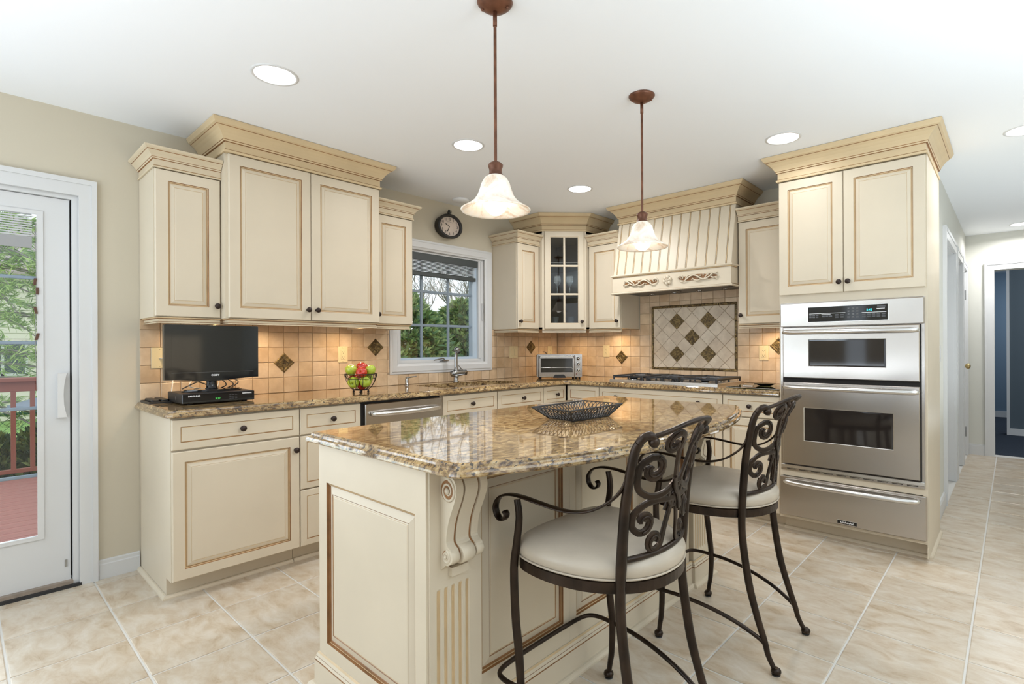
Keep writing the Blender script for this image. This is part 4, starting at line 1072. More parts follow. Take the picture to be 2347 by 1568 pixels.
post(-3.352,-3.162); post(-1.740,-1.556)
def corbel(yc):
    wd_=.115; px=2.3522
    S=[(0,.846),(.046,.846),(.062,.836),(.070,.816),(.068,.795),(.058,.768),(.044,.738),(.032,.705),(.026,.672),(.026,.655),(.034,.646),(.046,.638),(.050,.622),(.045,.606),(.034,.596),(.022,.594),(.016,.588),(.006,.580),(0,.574)]
    S2=[(a,b) for a,b in catmull([(p[0],p[1],0) for p in S],3) for a,b in [(0,0)]] if False else [(v.x,v.y) for v in catmull([(p[0],p[1],0) for p in S[1:-1]],3)]
    S2=[(0,.848)]+S2+[(0,.575)]
    g=corbel_n=None
    c=MB()
    def slice_(ya,yb,k,m=0):
        poly=[(px+max(0,(x-.0)*k) ,z) for x,z in S2]; c.prism([(a,b) for a,b in poly],ya,yb,m,axis='y')
    h=wd_/2
    slice_(yc-h,yc-h+.026,1.0); slice_(yc+h-.026,yc+h,1.0); slice_(yc-h+.026,yc-h+.034,.86,1); slice_(yc+h-.034,yc+h-.026,.86,1); slice_(yc-h+.034,yc+h-.034,.97)
    for (ya,yb,rr_) in ((yc-h-.002,yc-h+.027,.0205),(yc-h+.035,yc+h-.035,.0265),(yc+h-.027,yc+h+.002,.0205)):
        c.lathe([(rr_*.9,-yb),(rr_,-yb+.002),(rr_,-ya-.002),(rr_*.9,-ya)],(px+.034,0,.619),20,0,axis='y')
    c.box(px,px+.016,yc-.030,yc+.030,.552,.576)
    o=recalc(c.build('corbel',CM,isl))
    cap=MB(); P_=[(px,yc-h-.016),(px+.082,yc-h-.016),(px+.092,yc-h-.006),(px+.092,yc+h+.006),(px+.082,yc+h+.016),(px,yc+h+.016)]
    cap.prism(P_,.8525,.8640); P2=[(px,yc-h-.008),(px+.072,yc-h-.008),(px+.080,yc-h),(px+.080,yc+h),(px+.072,yc+h+.008),(px,yc+h+.008)]; cap.prism(P2,.846,.8525)
    recalc(cap.build('cap',CM,o))
    for sy,yy in ((-1,yc-h),(1,yc+h)):
        for (cx_,cz_,r0) in ((.034,.804,.033),(.026,.619,.019)):
            sc=MB(); pts=[]; n=34; r1=r0*.22
            for i in range(n+1):
                t=i/n; a=PI*.45-t*PI*3.4; r=r0*(1-t)+r1*t; pts.append((px+cx_+r*math.cos(a)*.95,yy+sy*.0005,cz_+r*math.sin(a)))
            sc.tube(pts,[.0045*(1-.4*i/n) for i in range(n+1)],6,0); 
            sc.lathe([(r1*1.3,0),(r1*1.2,.006),(.0001,.009)],(px+cx_,yy,cz_),12,0,axis='y') if sy<0 else None
            dsk=[(px+cx_+r0*.93*math.cos(t_),yy+sy*.0008,cz_+r0*.93*math.sin(t_)) for t_ in [2*PI*k/20 for k in range(20)]]
            sc.add(dsk,[tuple(range(20))],1)
            sc.build('volute',CM,o)
corbel(-3.257); corbel(-1.648)
# base moulding and shoe
pB=[(IX0,IY1),(IX0,IY0-.014),(2.354,IY0-.014),(2.354,-3.160),(2.340,-3.160),(2.340,-1.742),(2.354,-1.742),(2.354,-1.554),(2.30,-1.554)]
BM=[(0,.003),(.014,.003),(.014,.092),(.013,.096),(.009,.104),(.010,.107),(.006,.116),(.002,.122),(0,.122)]
MB().sweep(pB,BM,[0,0,1,0,1,0,2,0]).build('base_moulding',CM,isl)
MB().sweep([(p[0],p[1]) for p in pB],[(.014,0),(.032,0),(.0315,.007),(.027,.014),(.021,.0175),(.014,.018)]).build('shoe_moulding',CREAM,isl)
# island top
near=[(1.672,-3.392),(2.415,-3.392)]
for k in range(1,6): a=-PI/2+k*(PI/2-.32)/5; near.append((2.470+.062*math.cos(a)*1.0,-3.330+.062*math.sin(a)))
arc=[(2.549,-3.295+.0),(2.590,-3.205),(2.637,-3.085),(2.677,-2.940),(2.697,-2.830),(2.711,-2.715),(2.717,-2.58),(2.716,-2.440),(2.710,-2.260),(2.695,-2.120),(2.672,-2.000),(2.640,-1.870),(2.592,-1.720),(2.560,-1.640)]
poly=near+[(v.x,v.y) for v in catmull([(p[0],p[1],0) for p in arc],3)]+[(2.548,-1.600),(2.522,-1.562),(2.49,-1.548),(1.672,-1.548)]
m=MB(); slab(m,poly,[1]*len(poly),.905,[(.016,.0385),(.005,.036),(0,.031),(.0005,.025),(.004,.019),(.011,.0155),(.0135,.012),(.0145,.006),(.018,.002),(.025,0)])
it=recalc(m.build('island_top',GRANITE)); tag(it,'polished granite island slab with a bowed stool side and rounded corners','countertop')

# ------------------------------------------------------------------ bar stools
def interp(tab,z):
    if z<=tab[0][0]: return tab[0][1]
    for (z0,v0),(z1,v1) in zip(tab,tab[1:]):
        if z<=z1: return v0+(v1-v0)*(z-z0)/(z1-z0)
    return tab[-1][1]
XO=2.63   # stool origin: plan centre
def make_stool(label):
    t=T('bar_stool',label,'bar stool',(XO,0,0),0,None)
    REAR=[(.012,2.905),(.06,2.879),(.10,2.868),(.196,2.836),(.303,2.807),(.436,2.786),(.53,2.779),(.65,2.785),(.767,2.795),(.842,2.807),(.923,2.825),(.955,2.840)]
    FRONT=[(.012,2.457),(.06,2.464),(.1,2.470),(.2,2.474),(.3,2.465),(.4,2.452),(.544,2.446),(.62,2.457),(.70,2.468),(.752,2.460)]
    for s in (-1,1):
        # rear upright and leg in one
        ys=[(.0,.184),(.3,.177),(.53,.173),(.95,.176)]
        pts=[Vector((x-XO,s*interp(ys,z),z)) for z,x in REAR]
        pts=catmull(pts,4); n=len(pts)
        m=MB(); m.tube(pts,[(.0085+.0055*min(1,i/(n*.35))) if i<n*.6 else .0150-.0035*((i-n*.6)/(n*.4)) for i in range(n)],12)
        top=[Vector((2.840-XO,s*.176,.955)),Vector((2.850-XO,s*.172,.968)),Vector((2.860-XO,s*.160,.974)),Vector((2.866-XO,s*.149,.968)),Vector((2.867-XO,s*.146,.957)),Vector((2.866-XO,s*.150,.949))]
        m.tube(catmull(top,4),[.0115]*8+[.0125]*13,12); m.sphere((2.867-XO,s*.147,.958),.0155,0,12)
        leg=m.build('rear_leg',IRON,t)
        MB().lathe([(.006,.004),(.016,.008),(.0185,.015),(.016,.023),(.0085,.028)],(2.907-XO,s*.1845,0),14).build('foot',IRON,leg)
        MB().lathe([(.0001,0),(.014,.0005),(.016,.006)],(2.907-XO,s*.1845,0),14).build('glide',BLACKM,leg)
        pts=catmull([Vector((x-XO,s*(.238 if z<.3 else .236),z)) for z,x in FRONT],4); n=len(pts)
        m=MB(); m.tube(pts,[.0085+.0045*min(1,i/(n*.4)) if i<n*.6 else .013-.003*((i-n*.6)/(n*.4)) for i in range(n)],12)
        leg=m.build('front_leg',IRON,t)
        MB().lathe([(.006,.004),(.016,.008),(.0185,.015),(.016,.023),(.0085,.028)],(2.457-XO,s*.238,0),14).build('foot',IRON,leg)
        MB().lathe([(.0001,0),(.014,.0005),(.016,.006)],(2.457-XO,s*.238,0),14).build('glide',BLACKM,leg)
        # arm
        ap=[(2.806,.176,.868),(2.796,.184,.835),(2.775,.196,.805),(2.735,.210,.775),(2.690,.220,.758),(2.640,.227,.752),(2.590,.232,.754),(2.530,.236,.760),(2.480,.237,.764),(2.430,.237,.762),(2.390,.237,.748),(2.370,.237,.722),(2.372,.237,.696),(2.388,.237,.680),(2.408,.237,.683),(2.416,.237,.698),(2.408,.237,.708)]
        pts=catmull([(x-XO,s*y,z) for x,y,z in ap],4); n=len(pts)
        def nrm(i,pts=pts):
            tg=(pts[min(i+1,len(pts)-1)]-pts[max(i-1,0)]).normalized(); b=Vector((0,1,0)); return tg.cross(b)
        MB().band(pts,nrm,[.016 if i<12 else .024 for i in range(n)],.0075,0,True).build('armrest',IRON,t)
    # seat ring
    half=[(2.402,0),(2.405,.10),(2.420,.175),(2.458,.222),(2.530,.240),(2.610,.240),(2.690,.222),(2.755,.186),(2.810,.130),(2.838,.065)]
    ring=[(x-XO,y) for x,y in half]+[(2.846-XO,0)]+[(x-XO,-y) for x,y in half[::-1][:-1]]
    R=[(v.x,v.y) for v in catmull([(a,b,0) for a,b in ring],3,closed=True)]
    n=len(R)
    def rad(k,z,off=0,cx=2.62-XO): 
        out=[]
        for x,y in R:
            dx,dy=x-cx,y; L_=math.hypot(dx,dy); f_=(L_*k+off)/L_; out.append((cx+dx*f_,dy*f_,z))
        return out
    def loft(L_,m,mat=0,smooth=True,capb=True,capt=True):
        vs=[p for r in L_ for p in r]; b=len(m.v); m.v+=vs
        for i in range(len(L_)-1):
            for k in range(n): m.f.append((b+i*n+k,b+i*n+(k+1)%n,b+(i+1)*n+(k+1)%n,b+(i+1)*n+k)); m.m.append(mat); m.sm.append(smooth)
        if capt: m.f.append(tuple(b+(len(L_)-1)*n+k for k in range(n))); m.m.append(mat); m.sm.append(smooth)
        if capb: m.f.append(tuple(b+k for k in range(n))[::-1]); m.m.append(mat); m.sm.append(False)
    m=MB(); loft([rad(1,.543,-.004),rad(1,.545,0),rad(1,.574,0),rad(1,.576,-.004),rad(1,.576,-.02),rad(1,.543,-.02)],m,smooth=False,capt=False,capb=False)
    L_=[rad(1,.543,-.02),rad(1,.543,-.004)]; loft(L_,m,smooth=False,capt=False,capb=False); recalc(m.build('seat_ring',IRON,t))
    m=MB(); loft([rad(1,.577,-.012),rad(1,.580,-.004),rad(1,.588,.001),rad(1,.596,.0035),rad(1,.606,.004),rad(1,.616,.001),rad(1,.627,-.010),rad(1,.637,-.028),rad(.80,.648,-.014),rad(.6,.656,0),rad(.35,.662),rad(.1,.664)],m)
    cu=recalc(m.build('cushion',FABRIC,t))
    pts=rad(1,.582,.001); MB().tube(pts,.0032,6,closed=True).build('piping',FABRIC,cu)
    # foot ring
    fp=[(2.872,-.181,.094),(2.84,-.190,.120),(2.76,-.206,.158),(2.66,-.222,.186),(2.56,-.236,.200),(2.474,-.244,.202),(2.415,-.246,.202),(2.378,-.232,.202),(2.362,-.19,.202),(2.358,-.10,.202),(2.357,0,.202)]
    fp=[(x-XO,y,z) for x,y,z in fp]; fp=fp+[(x,-y,z) for x,y,z in fp[::-1][1:]]
    MB().tube(catmull(fp,4),.0078,10).build('foot_ring',IRON,t)
    # back: surface bowed backwards
    UP=[(z,x) for z,x in REAR]
    def bx(s_,z):
        zz=(z-.636)/(1.0-.636); base=interp(UP,min(z,.93))+ (max(0,z-.93)*.45)
        return base+(.040+.022*zz)*(1-(s_/.17)**2)
    def B3(s_,z): return Vector((bx(s_,z)-XO,s_,z))
    # top rail
    tp=[(-.150,.972),(-.135,.975),(-.11,.984),(-.07,.999),(-.03,1.007),(0,1.009),(.03,1.007),(.07,.999),(.11,.984),(.135,.975),(.150,.972)]
    P3=catmull([B3(a,b)+Vector((.004,0,0)) for a,b in tp],4); nn=len(P3)
    MB().band(P3,lambda i:(-.25,0,1),[.020 if 3<i<nn-4 else .016 for i in range(nn)],.013,0,True).build('top_rail',IRON,t)
    bp=[(-.172,.636),(-.14,.636),(-.10,.636),(-.05,.636),(0,.636),(.05,.636),(.10,.636),(.14,.636),(.172,.636)]
    P3=catmull([B3(a,b) for a,b in bp],4); MB().tube(P3,.0085,10).build('lower_rail',IRON,t)
    def scroll(path,c,r0,r1,a0,a1,w=.021,flip=1,wend=.028):
        pts=[Vector((p[0],p[1],0)) for p in path]; N=18; sp=[]
        for i in range(N+1):
            u=i/N; a=math.radians(a0+(a1-a0)*u); r=r0*(1-u)**1.0+r1*u; sp.append(Vector((c[0]+r*math.cos(a),c[1]+r*math.sin(a),0)))
        P2=catmull(pts+[sp[0],sp[2],sp[4]],4)[:-1]+sp[4:] if path else sp
        P2=[p for i,p in enumerate(P2) if i==0 or (p-P2[i-1]).length>.0015]
        out=[]
        for sg in (-1,1):
            P3=[B3(sg*-1*p.x if False else (p.x if sg<0 else -p.x),p.y) for p in P2]; n_=len(P3)
            ws=[w if i<n_-14 else w+(wend-w)*math.sin(PI*(i-(n_-14))/14*.8) for i in range(n_)]
            ws[-1]=.010; ws[-2]=.018
            mb=MB(); mb.band(P3,lambda i,P3=P3:(1,-2*P3[i].y/.17*-.06/.17,0),ws,.0085,0,False)
            # carved ridge towards the curl
            rg=P3[n_-14:]; mb.tube([p+Vector((.0045,0,0)) for p in rg],.0035,6); mb.tube([p-Vector((.0045,0,0)) for p in rg],.0035,6)
            recalc(mb.build('back_scroll',IRON,t))
    scroll([(-.012,.835),(-.040,.812),(-.075,.801),(-.112,.804),(-.143,.824)],(-.112,.878),.044,.009,205,-235,.019)
    scroll([(-.012,.785),(-.040,.786),(-.080,.789),(-.118,.782),(-.144,.762)],(-.117,.732),.037,.008,155,545,.019)
    scroll([(.006,.790),(-.012,.830),(-.026,.880),(-.032,.920)],(-.068,.948),.035,.007,-12,390,.019)
    scroll([(.006,.812),(-.012,.770),(-.026,.730),(-.034,.700)],(-.070,.672),.033,.007,12,-390,.019)
    # interlaced centre
    m=MB()
    for k in (1,-1):
        P3=catmull([B3(k*a,b)+Vector((.005,0,0)) for a,b in ((-.034,.835),(-.026,.80),(0,.768),(.026,.80))],4) if False else catmull([B3(k*a,b)+Vector((.006*k,0,0)) for a,b in ((-.030,.845),(-.018,.815),(.0,.798),(.018,.775),(.030,.748))],4)
        m.band(P3,lambda i:(1,0,0),.020,.008)
    P3=catmull([B3(.033*math.cos(q),.797+.036*math.sin(q)) for q in [2*PI*i/10 for i in range(10)]],3,closed=True); P3.append(P3[0])
    m.band(P3,lambda i:(1,0,0),.014,.0065)
    recalc(m.build('back_knot',IRON,t))
    return t
st=make_stool('wrought-iron bar stool with silvery beige cushion nearest the camera, in front of the island')
st.location.y=-2.880; index_kids(st)
s2=clone(st); s2.location.y=-2.041; s2['label']='farther wrought-iron bar stool with silvery beige cushion, standing nearer the ovens'
st['group']=s2['group']='bar stools at the island'

# ------------------------------------------------------------------ pendants
def pendant(x,y,label):
    t=T('pendant_lamp',label,'pendant lamp',(x,y,CEIL),0,'pendants over the island')
    MB().lathe([(.0001,-.034),(.012,-.034),(.026,-.030),(.046,-.020),(.058,-.010),(.063,-.003),(.062,0)],(0,0,0),28).build('canopy',COPPER,t)
    for a in (.6,.6+PI): MB().sphere((.045*math.cos(a),.045*math.sin(a),-.022),.006,0,8).build('screw',COPPER,t)
    MB().lathe([(.0075,-.034),(.0075,-.085)],(0,0,0),10).build('collar',COPPER,t)
    MB().tube([(0,0,-.08),(0,0,-.565)],.0055,8).build('rod',COPPER,t)
    MB().lathe([(.010,-.562),(.018,-.566),(.0265,-.574),(.0255,-.582),(.0225,-.590),(.0225,-.602),(.0275,-.612),(.029,-.616)],(0,0,0),24).build('socket_cap',COPPER,t)
    z=-.612
    prof=[(.027,z),(.040,z-.010),(.050,z-.028),(.056,z-.048),(.064,z-.070),(.078,z-.090),(.098,z-.105),(.117,z-.116),(.123,z-.120),(.121,z-.124),(.112,z-.121),(.094,z-.110),(.074,z-.095),(.060,z-.074),(.052,z-.050),(.046,z-.030),(.036,z-.013)]
    MB().lathe(prof,(0,0,0),40,caps=False).build('shade',SHADE,t)
    MB().lathe([(.0001,z-.140),(.016,z-.137),(.032,z-.124),(.040,z-.106),(.040,z-.090),(.030,z-.070),(.014,z-.050),(.012,z-.02)],(0,0,0),24).build('bulb',BULB,t)
    light('pendant_light','AREA',(x,y,CEIL-.775),5,WARM,.09,None,(x,y,0),math.radians(170),'DISK')
    return t
pendant(2.2,-2.953,'nearer bronze pendant lamp with bell-shaped glass shade over the near end of the island')
pendant(2.22,-2.0,'farther bronze pendant lamp with bell-shaped glass shade, in front of the range hood')

# recessed ceiling lights
RL=['recessed ceiling light nearest the patio door, above the television side','recessed ceiling light between the near pendant and the tall double cabinet','small-looking recessed ceiling light in front of the glass corner cabinet','recessed ceiling light in front of the tall oven cabinet','recessed ceiling light cut by the upper right edge of the photo','recessed ceiling light far down the hallway before the dark room']
for i,(x,y) in enumerate(RECESSED+[(2.56,-5.0),(5.0,-3.0)]):
    t=T('recessed_light',RL[i] if i<6 else ('recessed ceiling light behind the camera' if i==6 else 'recessed ceiling light over the dining side'),'ceiling light',(x,y,CEIL),0,'recessed ceiling lights')
    MB().lathe([(.098,0),(.096,-.003),(.086,-.0045),(.084,-.002)],(0,0,0),36,caps=False).build('trim_ring',WHITE,t)
    MB().lathe([(.085,-.002),(.0001,-.0025)],(0,0,0),36,caps=False).build('diffuser',GLOW,t)
t=T('smoke_detector','flat round white ceiling disc near the wall above the clock','detector',(.176,-1.441,CEIL))
MB().lathe([(.070,0),(.070,-.006),(.060,-.014),(.0001,-.015)],(0,0,0),28).build('cover',CEILM,t)
# puck lights under the wall cabinets
def puck(x,y,lab,pw=1.2):
    t=T('puck_light',lab,'under-cabinet light',(x,y,ZU-.0005),0,'lit puck lights under the wall cabinets')
    MB().lathe([(.034,0),(.034,-.010),(.028,-.013)],(0,0,0),20,caps=False).build('housing',WHITE,t)
    MB().lathe([(.029,-.012),(.0001,-.0125)],(0,0,0),20,caps=False).build('lens',PUCK,t)
    light('puck_glow','AREA',(x,y,ZU-.016),pw,(1,.72,.42),.05,None,(x,y,0),math.radians(160),'DISK')
puck(.17,-3.30,'lit puck light under the cabinet above the television')
puck(.20,-2.42,'lit puck light under the tall double cabinet above the fruit bowl')
puck(.20,-2.98,'lit puck light under the tall double cabinet beside the television')
puck(.32,-.25,'lit puck light under the glass corner cabinet')
puck(.80,-.17,'lit puck light under the cabinet left of the range hood')
puck(2.22,-.17,'lit puck light under the cabinet right of the range hood')

# ------------------------------------------------------------------ wall clock
ck2=T('wall_clock','black oval wall clock with finial above the window','clock',(0,-1.463,2.216),PI/2)
# local: X -> +y, front -Y -> +x
def oval(a,b,y,n=48): return [(a*math.cos(2*PI*k/n),y,b*math.sin(2*PI*k/n)) for k in range(n)]
def oloft(L_,name,mat,parent,cap=False,smooth=True):
    m=MB(); n=len(L_[0]); vs=[p for r in L_ for p in r]; fs=[(i*n+k,i*n+(k+1)%n,(i+1)*n+(k+1)%n,(i+1)*n+k) for i in range(len(L_)-1) for k in range(n)]
    m.add(vs,fs,0,smooth)
    if cap: m.f.append(tuple(range((len(L_)-1)*n,len(L_)*n))); m.m.append(0); m.sm.append(False)
    return m.build(name,mat,parent)
CB=M('worn_black_metal',(.018,.016,.014),.45,noise=.3,nscale=20)
oloft([oval(.112,.088,-.001),oval(.118,.094,-.01),oval(.118,.094,-.045),oval(.127,.101,-.055),oval(.129,.103,-.064),oval(.126,.100,-.072),oval(.114,.089,-.074),oval(.104,.080,-.068),oval(.102,.078,-.058)],'case',CB,ck2)
FACE=M('aged_cream_dial',(.62,.52,.44),.5,noise=.12,nscale=10)
oloft([oval(.104,.080,-.056),oval(.05,.04,-.056)],'dial',FACE,ck2,cap=True)
INK=M('clock_ink',(.02,.018,.016),.5)
for h_ in range(1,13):
    a=PI/2-h_*PI/6; text(str(h_),.029,INK,ck2,(.082*math.cos(a),-.0563,.061*math.sin(a)),name='numeral',bold=True,sx=.8)
MB().band([(0,-.058,0),(-.018,-.058,.007),(-.034,-.058,.014),(-.046,-.058,.020)],lambda i:(0,1,0),[.004,.004,.009,.001],.001).build('hour_hand',INK,ck2)
MB().band([(0,-.059,0),(-.010,-.059,-.020),(-.020,-.059,-.040),(-.034,-.059,-.046)],lambda i:(0,1,0),[.004,.003,.008,.001],.001).build('minute_hand',INK,ck2)
MB().tube([(-.030,-.057,.034),(0,-.057,.038),(.030,-.057,.033)],.0012,5).build('dial_print',M('faded_print',(.25,.2,.22),.6),ck2)
MB().lathe([(.010,.095),(.008,.106),(.016,.112),(.013,.122),(.010,.132),(.004,.142),(.0001,.146)],(0,-.05,0),14).build('finial',CB,ck2)
MB().tube([(.014+.0*math.cos(a),-.05+.014*math.sin(a),.122+.018*math.cos(a)) for a in [2*PI*k/16 for k in range(16)]],.0018,6,closed=True).build('ring',CB,ck2)

# ------------------------------------------------------------------ outlets and switches
def outlet(label,loc,rot,kind='outlet',w=.072,h=.116,col=IVORY,cat='outlet'):
    t=T('wall_'+kind,label,cat,loc,rot)
    MB().rbox(-w/2,w/2,-.0045,-.0,-h/2,h/2,.0018).build('plate',col,t)
    if kind=='outlet':
        s=MB().rbox(-.017,.017,-.0062,-.0044,-.034,.034,.001).build('socket',col,t)
        m=MB()
        for z in (-.018,.018):
            m.box(-.008,-.006,-.0066,-.0062,z-.004,z+.005).box(.006,.008,-.0066,-.0062,z-.003,z+.004).box(-.002,.002,-.0066,-.0062,z-.011,z-.007)
        m.build('slots',DARKGAP,s)
    elif kind=='switch':
        n=1 if w<.09 else 2
        for k in range(n):
            cx=(k-(n-1)/2)*.046; MB().rbox(cx-.016,cx+.016,-.0075,-.0044,-.033,.033,.0015).build('rocker',col,t)
    else: MB().lathe([(.007,-.0045),(.007,-.012),(.004,-.016),(.0001,-.016)],(0,0,0),12,axis='y').build('jack',CHROME,t)
    for z in (-h/2+.010,h/2-.010): MB().lathe([(.003,.0045),(.0001,.0055)],(0,0,z),8,axis='y').build('screw',col,t)
    return t
outlet('ivory cable wall plate at the left end of the backsplash behind the television',(.0105,-3.466,1.152),PI/2,'jack_plate',w=.076,cat='wall plate')
outlet('ivory outlet on the backsplash above the fruit bowl',(.0105,-2.386,1.157),PI/2)
outlet('ivory double switch right of the window',(.0105,-.669,1.157),PI/2,'switch',w=.112,cat='switch')
outlet('ivory outlet in the corner behind the toaster oven',(.0105,-.135,1.157),PI/2)
outlet('ivory outlet left of the cooktop between corner and diamond tile',(.628,-.0105,1.163),0)
outlet('ivory outlet right of the cooktop near the ovens',(2.109,-.0105,1.151),0)
outlet('white light switch on the hall wall beside the oven cabinet',(3.1655,.455,1.145),PI/2,'switch',col=WHITE,cat='switch')

# ------------------------------------------------------------------ television on its receiver
rb=T('set_top_box','black cable receiver box on the granite under the television','receiver',(.285,-3.290,.914),PI/2)
MB().rbox(-.170,.170,-.140,.135,.006,.058,.004).build('case',BLACKM,rb); 
MB().rbox(-.1695,.1695,-.1425,-.139,.0085,.0555,.001).build('front_panel',BLACK,rb)
for x in (-.13,.13):
    for y in (-.11,.11): MB().lathe([(.012,0),(.012,.006)],(x,y,0),12).build('foot',BLACKM,rb)
text('SAMSUNG',.0125,LETTER,rb,(-.118,-.1430,.044),bold=True,name='maker_lettering',sx=.95)
text('optimum.',.0125,LETTER,rb,(.132,-.1430,.047),bold=True,name='service_lettering')
text('9:37',.014,GREEND,rb,(-.010,-.1430,.025))
m=MB()
for i in range(3):
    for k in range(3): m.box(.045+i*.014,.055+i*.014,-.1432,-.1424,.020+k*.010,.0225+k*.010)
m.build('buttons',M('dim_print',(.06,.06,.065),.4),rb)
MB().lathe([(.010,-.0005),(.010,.0008),(.0001,.001)],(-.170,-.02,.03),16,axis='x').build('side_port',M('dark_steel_port',(.2,.2,.22),.3,1),rb)
tv=T('television','small flat black television standing on the cable receiver','television',(.285,-3.285,.9725),PI/2)
m=MB(); m.v=[]; pts=[(.145*math.cos(a),.085*math.sin(a)) for a in [2*PI*k/36 for k in range(36)]]
m.prism(pts,0,.006); m.prism([(x*.93,y*.93) for x,y in pts],.006,.011); recalc(m.build('base',BLACK,tv))
MB().lathe([(.034,.010),(.028,.016),(.025,.045),(.027,.068)],(0,.01,0),24,sx=1,sy=.7).build('neck',BLACK,tv)
z0,z1=.068,.357; hw=.226
m=MB()
# cabinet with a gently sagging lower edge
n=24; low=[(-hw+2*hw*k/n, z0-.012*math.sin(PI*k/n)**2) for k in range(n+1)]
P_=low+[(hw,z1-.004),(hw-.004,z1),(-hw+.004,z1),(-hw,z1-.004)]
m.prism([(a,b) for a,b in P_],-.030,.005,axis='y'); m.prism([(a*.85,.5*(z0+z1)+(b-.5*(z0+z1))*.85) for a,b in P_],.005,.035,axis='y')
recalc(m.build('cabinet',BLACK,tv))
m=MB(); m.rings([(-hw+.030,hw-.026,z0+.037,z1-.024,-.0302),(-hw+.031,hw-.027,z0+.038,z1-.025,-.0290)],[0,0]); sc=m.build('screen',SCREEN,tv)
MB().box(-hw+.03,hw-.026,-.0308,-.0300,z0+.0345,z0+.0360).build('screen_edge',M('dark_grey_gloss',(.10,.10,.10),.2),tv)
text('COBY',.0135,LETTER,tv,(.006,-.0308,z0+.018),bold=True,name='maker_lettering',sx=1.1)
wc=T('television_cables','tangle of black and white cables between the television and its receiver','cable',(.2,-3.28,.98))
m=MB()
for a,b,c in (((.02,-.13,.005),(.05,-.07,.04),(.03,.0,.052)),((.0,-.09,.052),(.03,-.03,.03),(.02,.02,.0)),((.02,.06,.052),(.05,.075,.02),(.03,.05,.0)),((.02,.09,.05),(.055,.11,.02),(.04,.08,.0)),((.0,.13,.05),(.04,.14,.03),(.06,.10,.004))):
    m.tube(catmull([a,b,c],8),.003,6)
m.build('black_cable',BLACKM,wc)
m=MB(); m.tube(catmull([(-.185,-.186,.172),(-.165,-.150,.160),(-.140,-.135,.12),(-.08,-.15,.03),(-.03,-.165,-.02),(.0,-.150,-.045)],6),.0032,6); m.tube(catmull([(.0,-.08,.05),(.04,-.1,.02),(.02,-.05,.004),(.03,.03,.006),(.01,.05,.04)],6),.003,6); m.build('white_cable',M('white_cable',(.7,.66,.6),.5),wc)
rm=T('remote_tray','flat black tray with remote controls at the left end of the counter','tray',(.105,-3.492,.914),PI/2)
MB().rings([(-.062,.055,-.10,.09,.0),(-.062,.055,-.10,.09,.008),(-.058,.051,-.096,.086,.010),(-.052,.045,-.09,.08,.004)],[0]*4,axis='z').build('tray',BLACKM,rm)
for x in (-.030,.012): MB().rbox(x-.017,x+.017,-.085,.070,.0045,.021,.004).build('remote_control',BLACKM,rm)

# ------------------------------------------------------------------ fruit bowl and fruit
BX,BY,BZ=.42,-2.475,.914
fb=T('fruit_bowl','black wire footed bowl full of apples on the counter left of the window','fruit bowl',(BX,BY,BZ))
WIRE=M('black_wire',(.015,.012,.012),.35,.5)
def circ(r,z,n=36): return [(r*math.cos(2*PI*k/n),r*math.sin(2*PI*k/n),z) for k in range(n)]
MB().tube(circ(.100,.121),.0028,6,closed=True).build('rim',WIRE,fb); MB().tube(circ(.093,.092),.0022,6,closed=True).build('middle_ring',WIRE,fb); MB().tube(circ(.045,.020),.003,6,closed=True).build('base_ring',WIRE,fb)
for k in range(12):
    a=2*PI*k/12+.15; P_=[((r*math.cos(a)),(r*math.sin(a)),z) for r,z in ((.100,.121),(.098,.105),(.093,.09),(.082,.062),(.065,.037),(.045,.020),(.02,.018),(0,.018))]
    MB().tube(catmull(P_,3),.0019,6).build('rib',WIRE,fb)
for k in range(4):
    a=PI/4+PI/2*k+.2; MB().lathe([(.0001,0),(.006,.001),(.0075,.007),(.005,.014),(.004,.020)],(.045*math.cos(a),.045*math.sin(a),0),10).build('foot',WIRE,fb)
for k in range(10):
    a=2*PI*k/10; P_=[]
    for i in range(18):
        u=i/17; r=.0125*(1-u*.75); ph=-PI/2+u*3.2*PI; aa=a+r*math.cos(ph)/.097; P_.append((.0975*math.cos(aa),.0975*math.sin(aa),.107+r*math.sin(ph)))
    MB().tube(P_,.0014,5).build('scroll',WIRE,fb)
def applemat(name,c1,c2,c3):
    m,nt,p=nodes(name); v=mapped(nt,(1,1,.5),10); n=noise_node(nt,v,30,4); nt.links.new(ramp(nt,n,[(.3,c1),(.55,c2),(.75,c3)]),p.inputs['Base Color']); p.inputs['Roughness'].default_value=.22; p.inputs['Coat Weight'].default_value=.3; return m
GRN=applemat('green_apple_skin',(.28,.40,.02),(.42,.52,.05),(.52,.60,.12)); RED=applemat('red_apple_skin',(.38,.015,.01),(.55,.035,.02),(.60,.14,.03)); STEM=M('apple_stem',(.10,.05,.02),.7)
def apple(lab,x,y,z,r,mat,tilt,grp):
    prof=[(.0001,-.80),(.18,-.90),(.45,-.86),(.75,-.58),(.95,-.15),(1.0,.15),(.93,.50),(.72,.78),(.45,.88),(.22,.82),(.06,.66),(.0001,.60)]
    t=T('apple',lab,'apple',(x,y,z),0,grp); t.rotation_euler=tilt
    MB().lathe([(a*r,b*r) for a,b in prof],(0,0,0),20,caps=False).build('skin',mat,t)
    MB().tube([(0,0,.58*r),(.04*r,0,.85*r),(.12*r,0,1.08*r)],[.0014,.0013,.0018],5).build('stem',STEM,t)
G='apples in the wire bowl'; r=.036
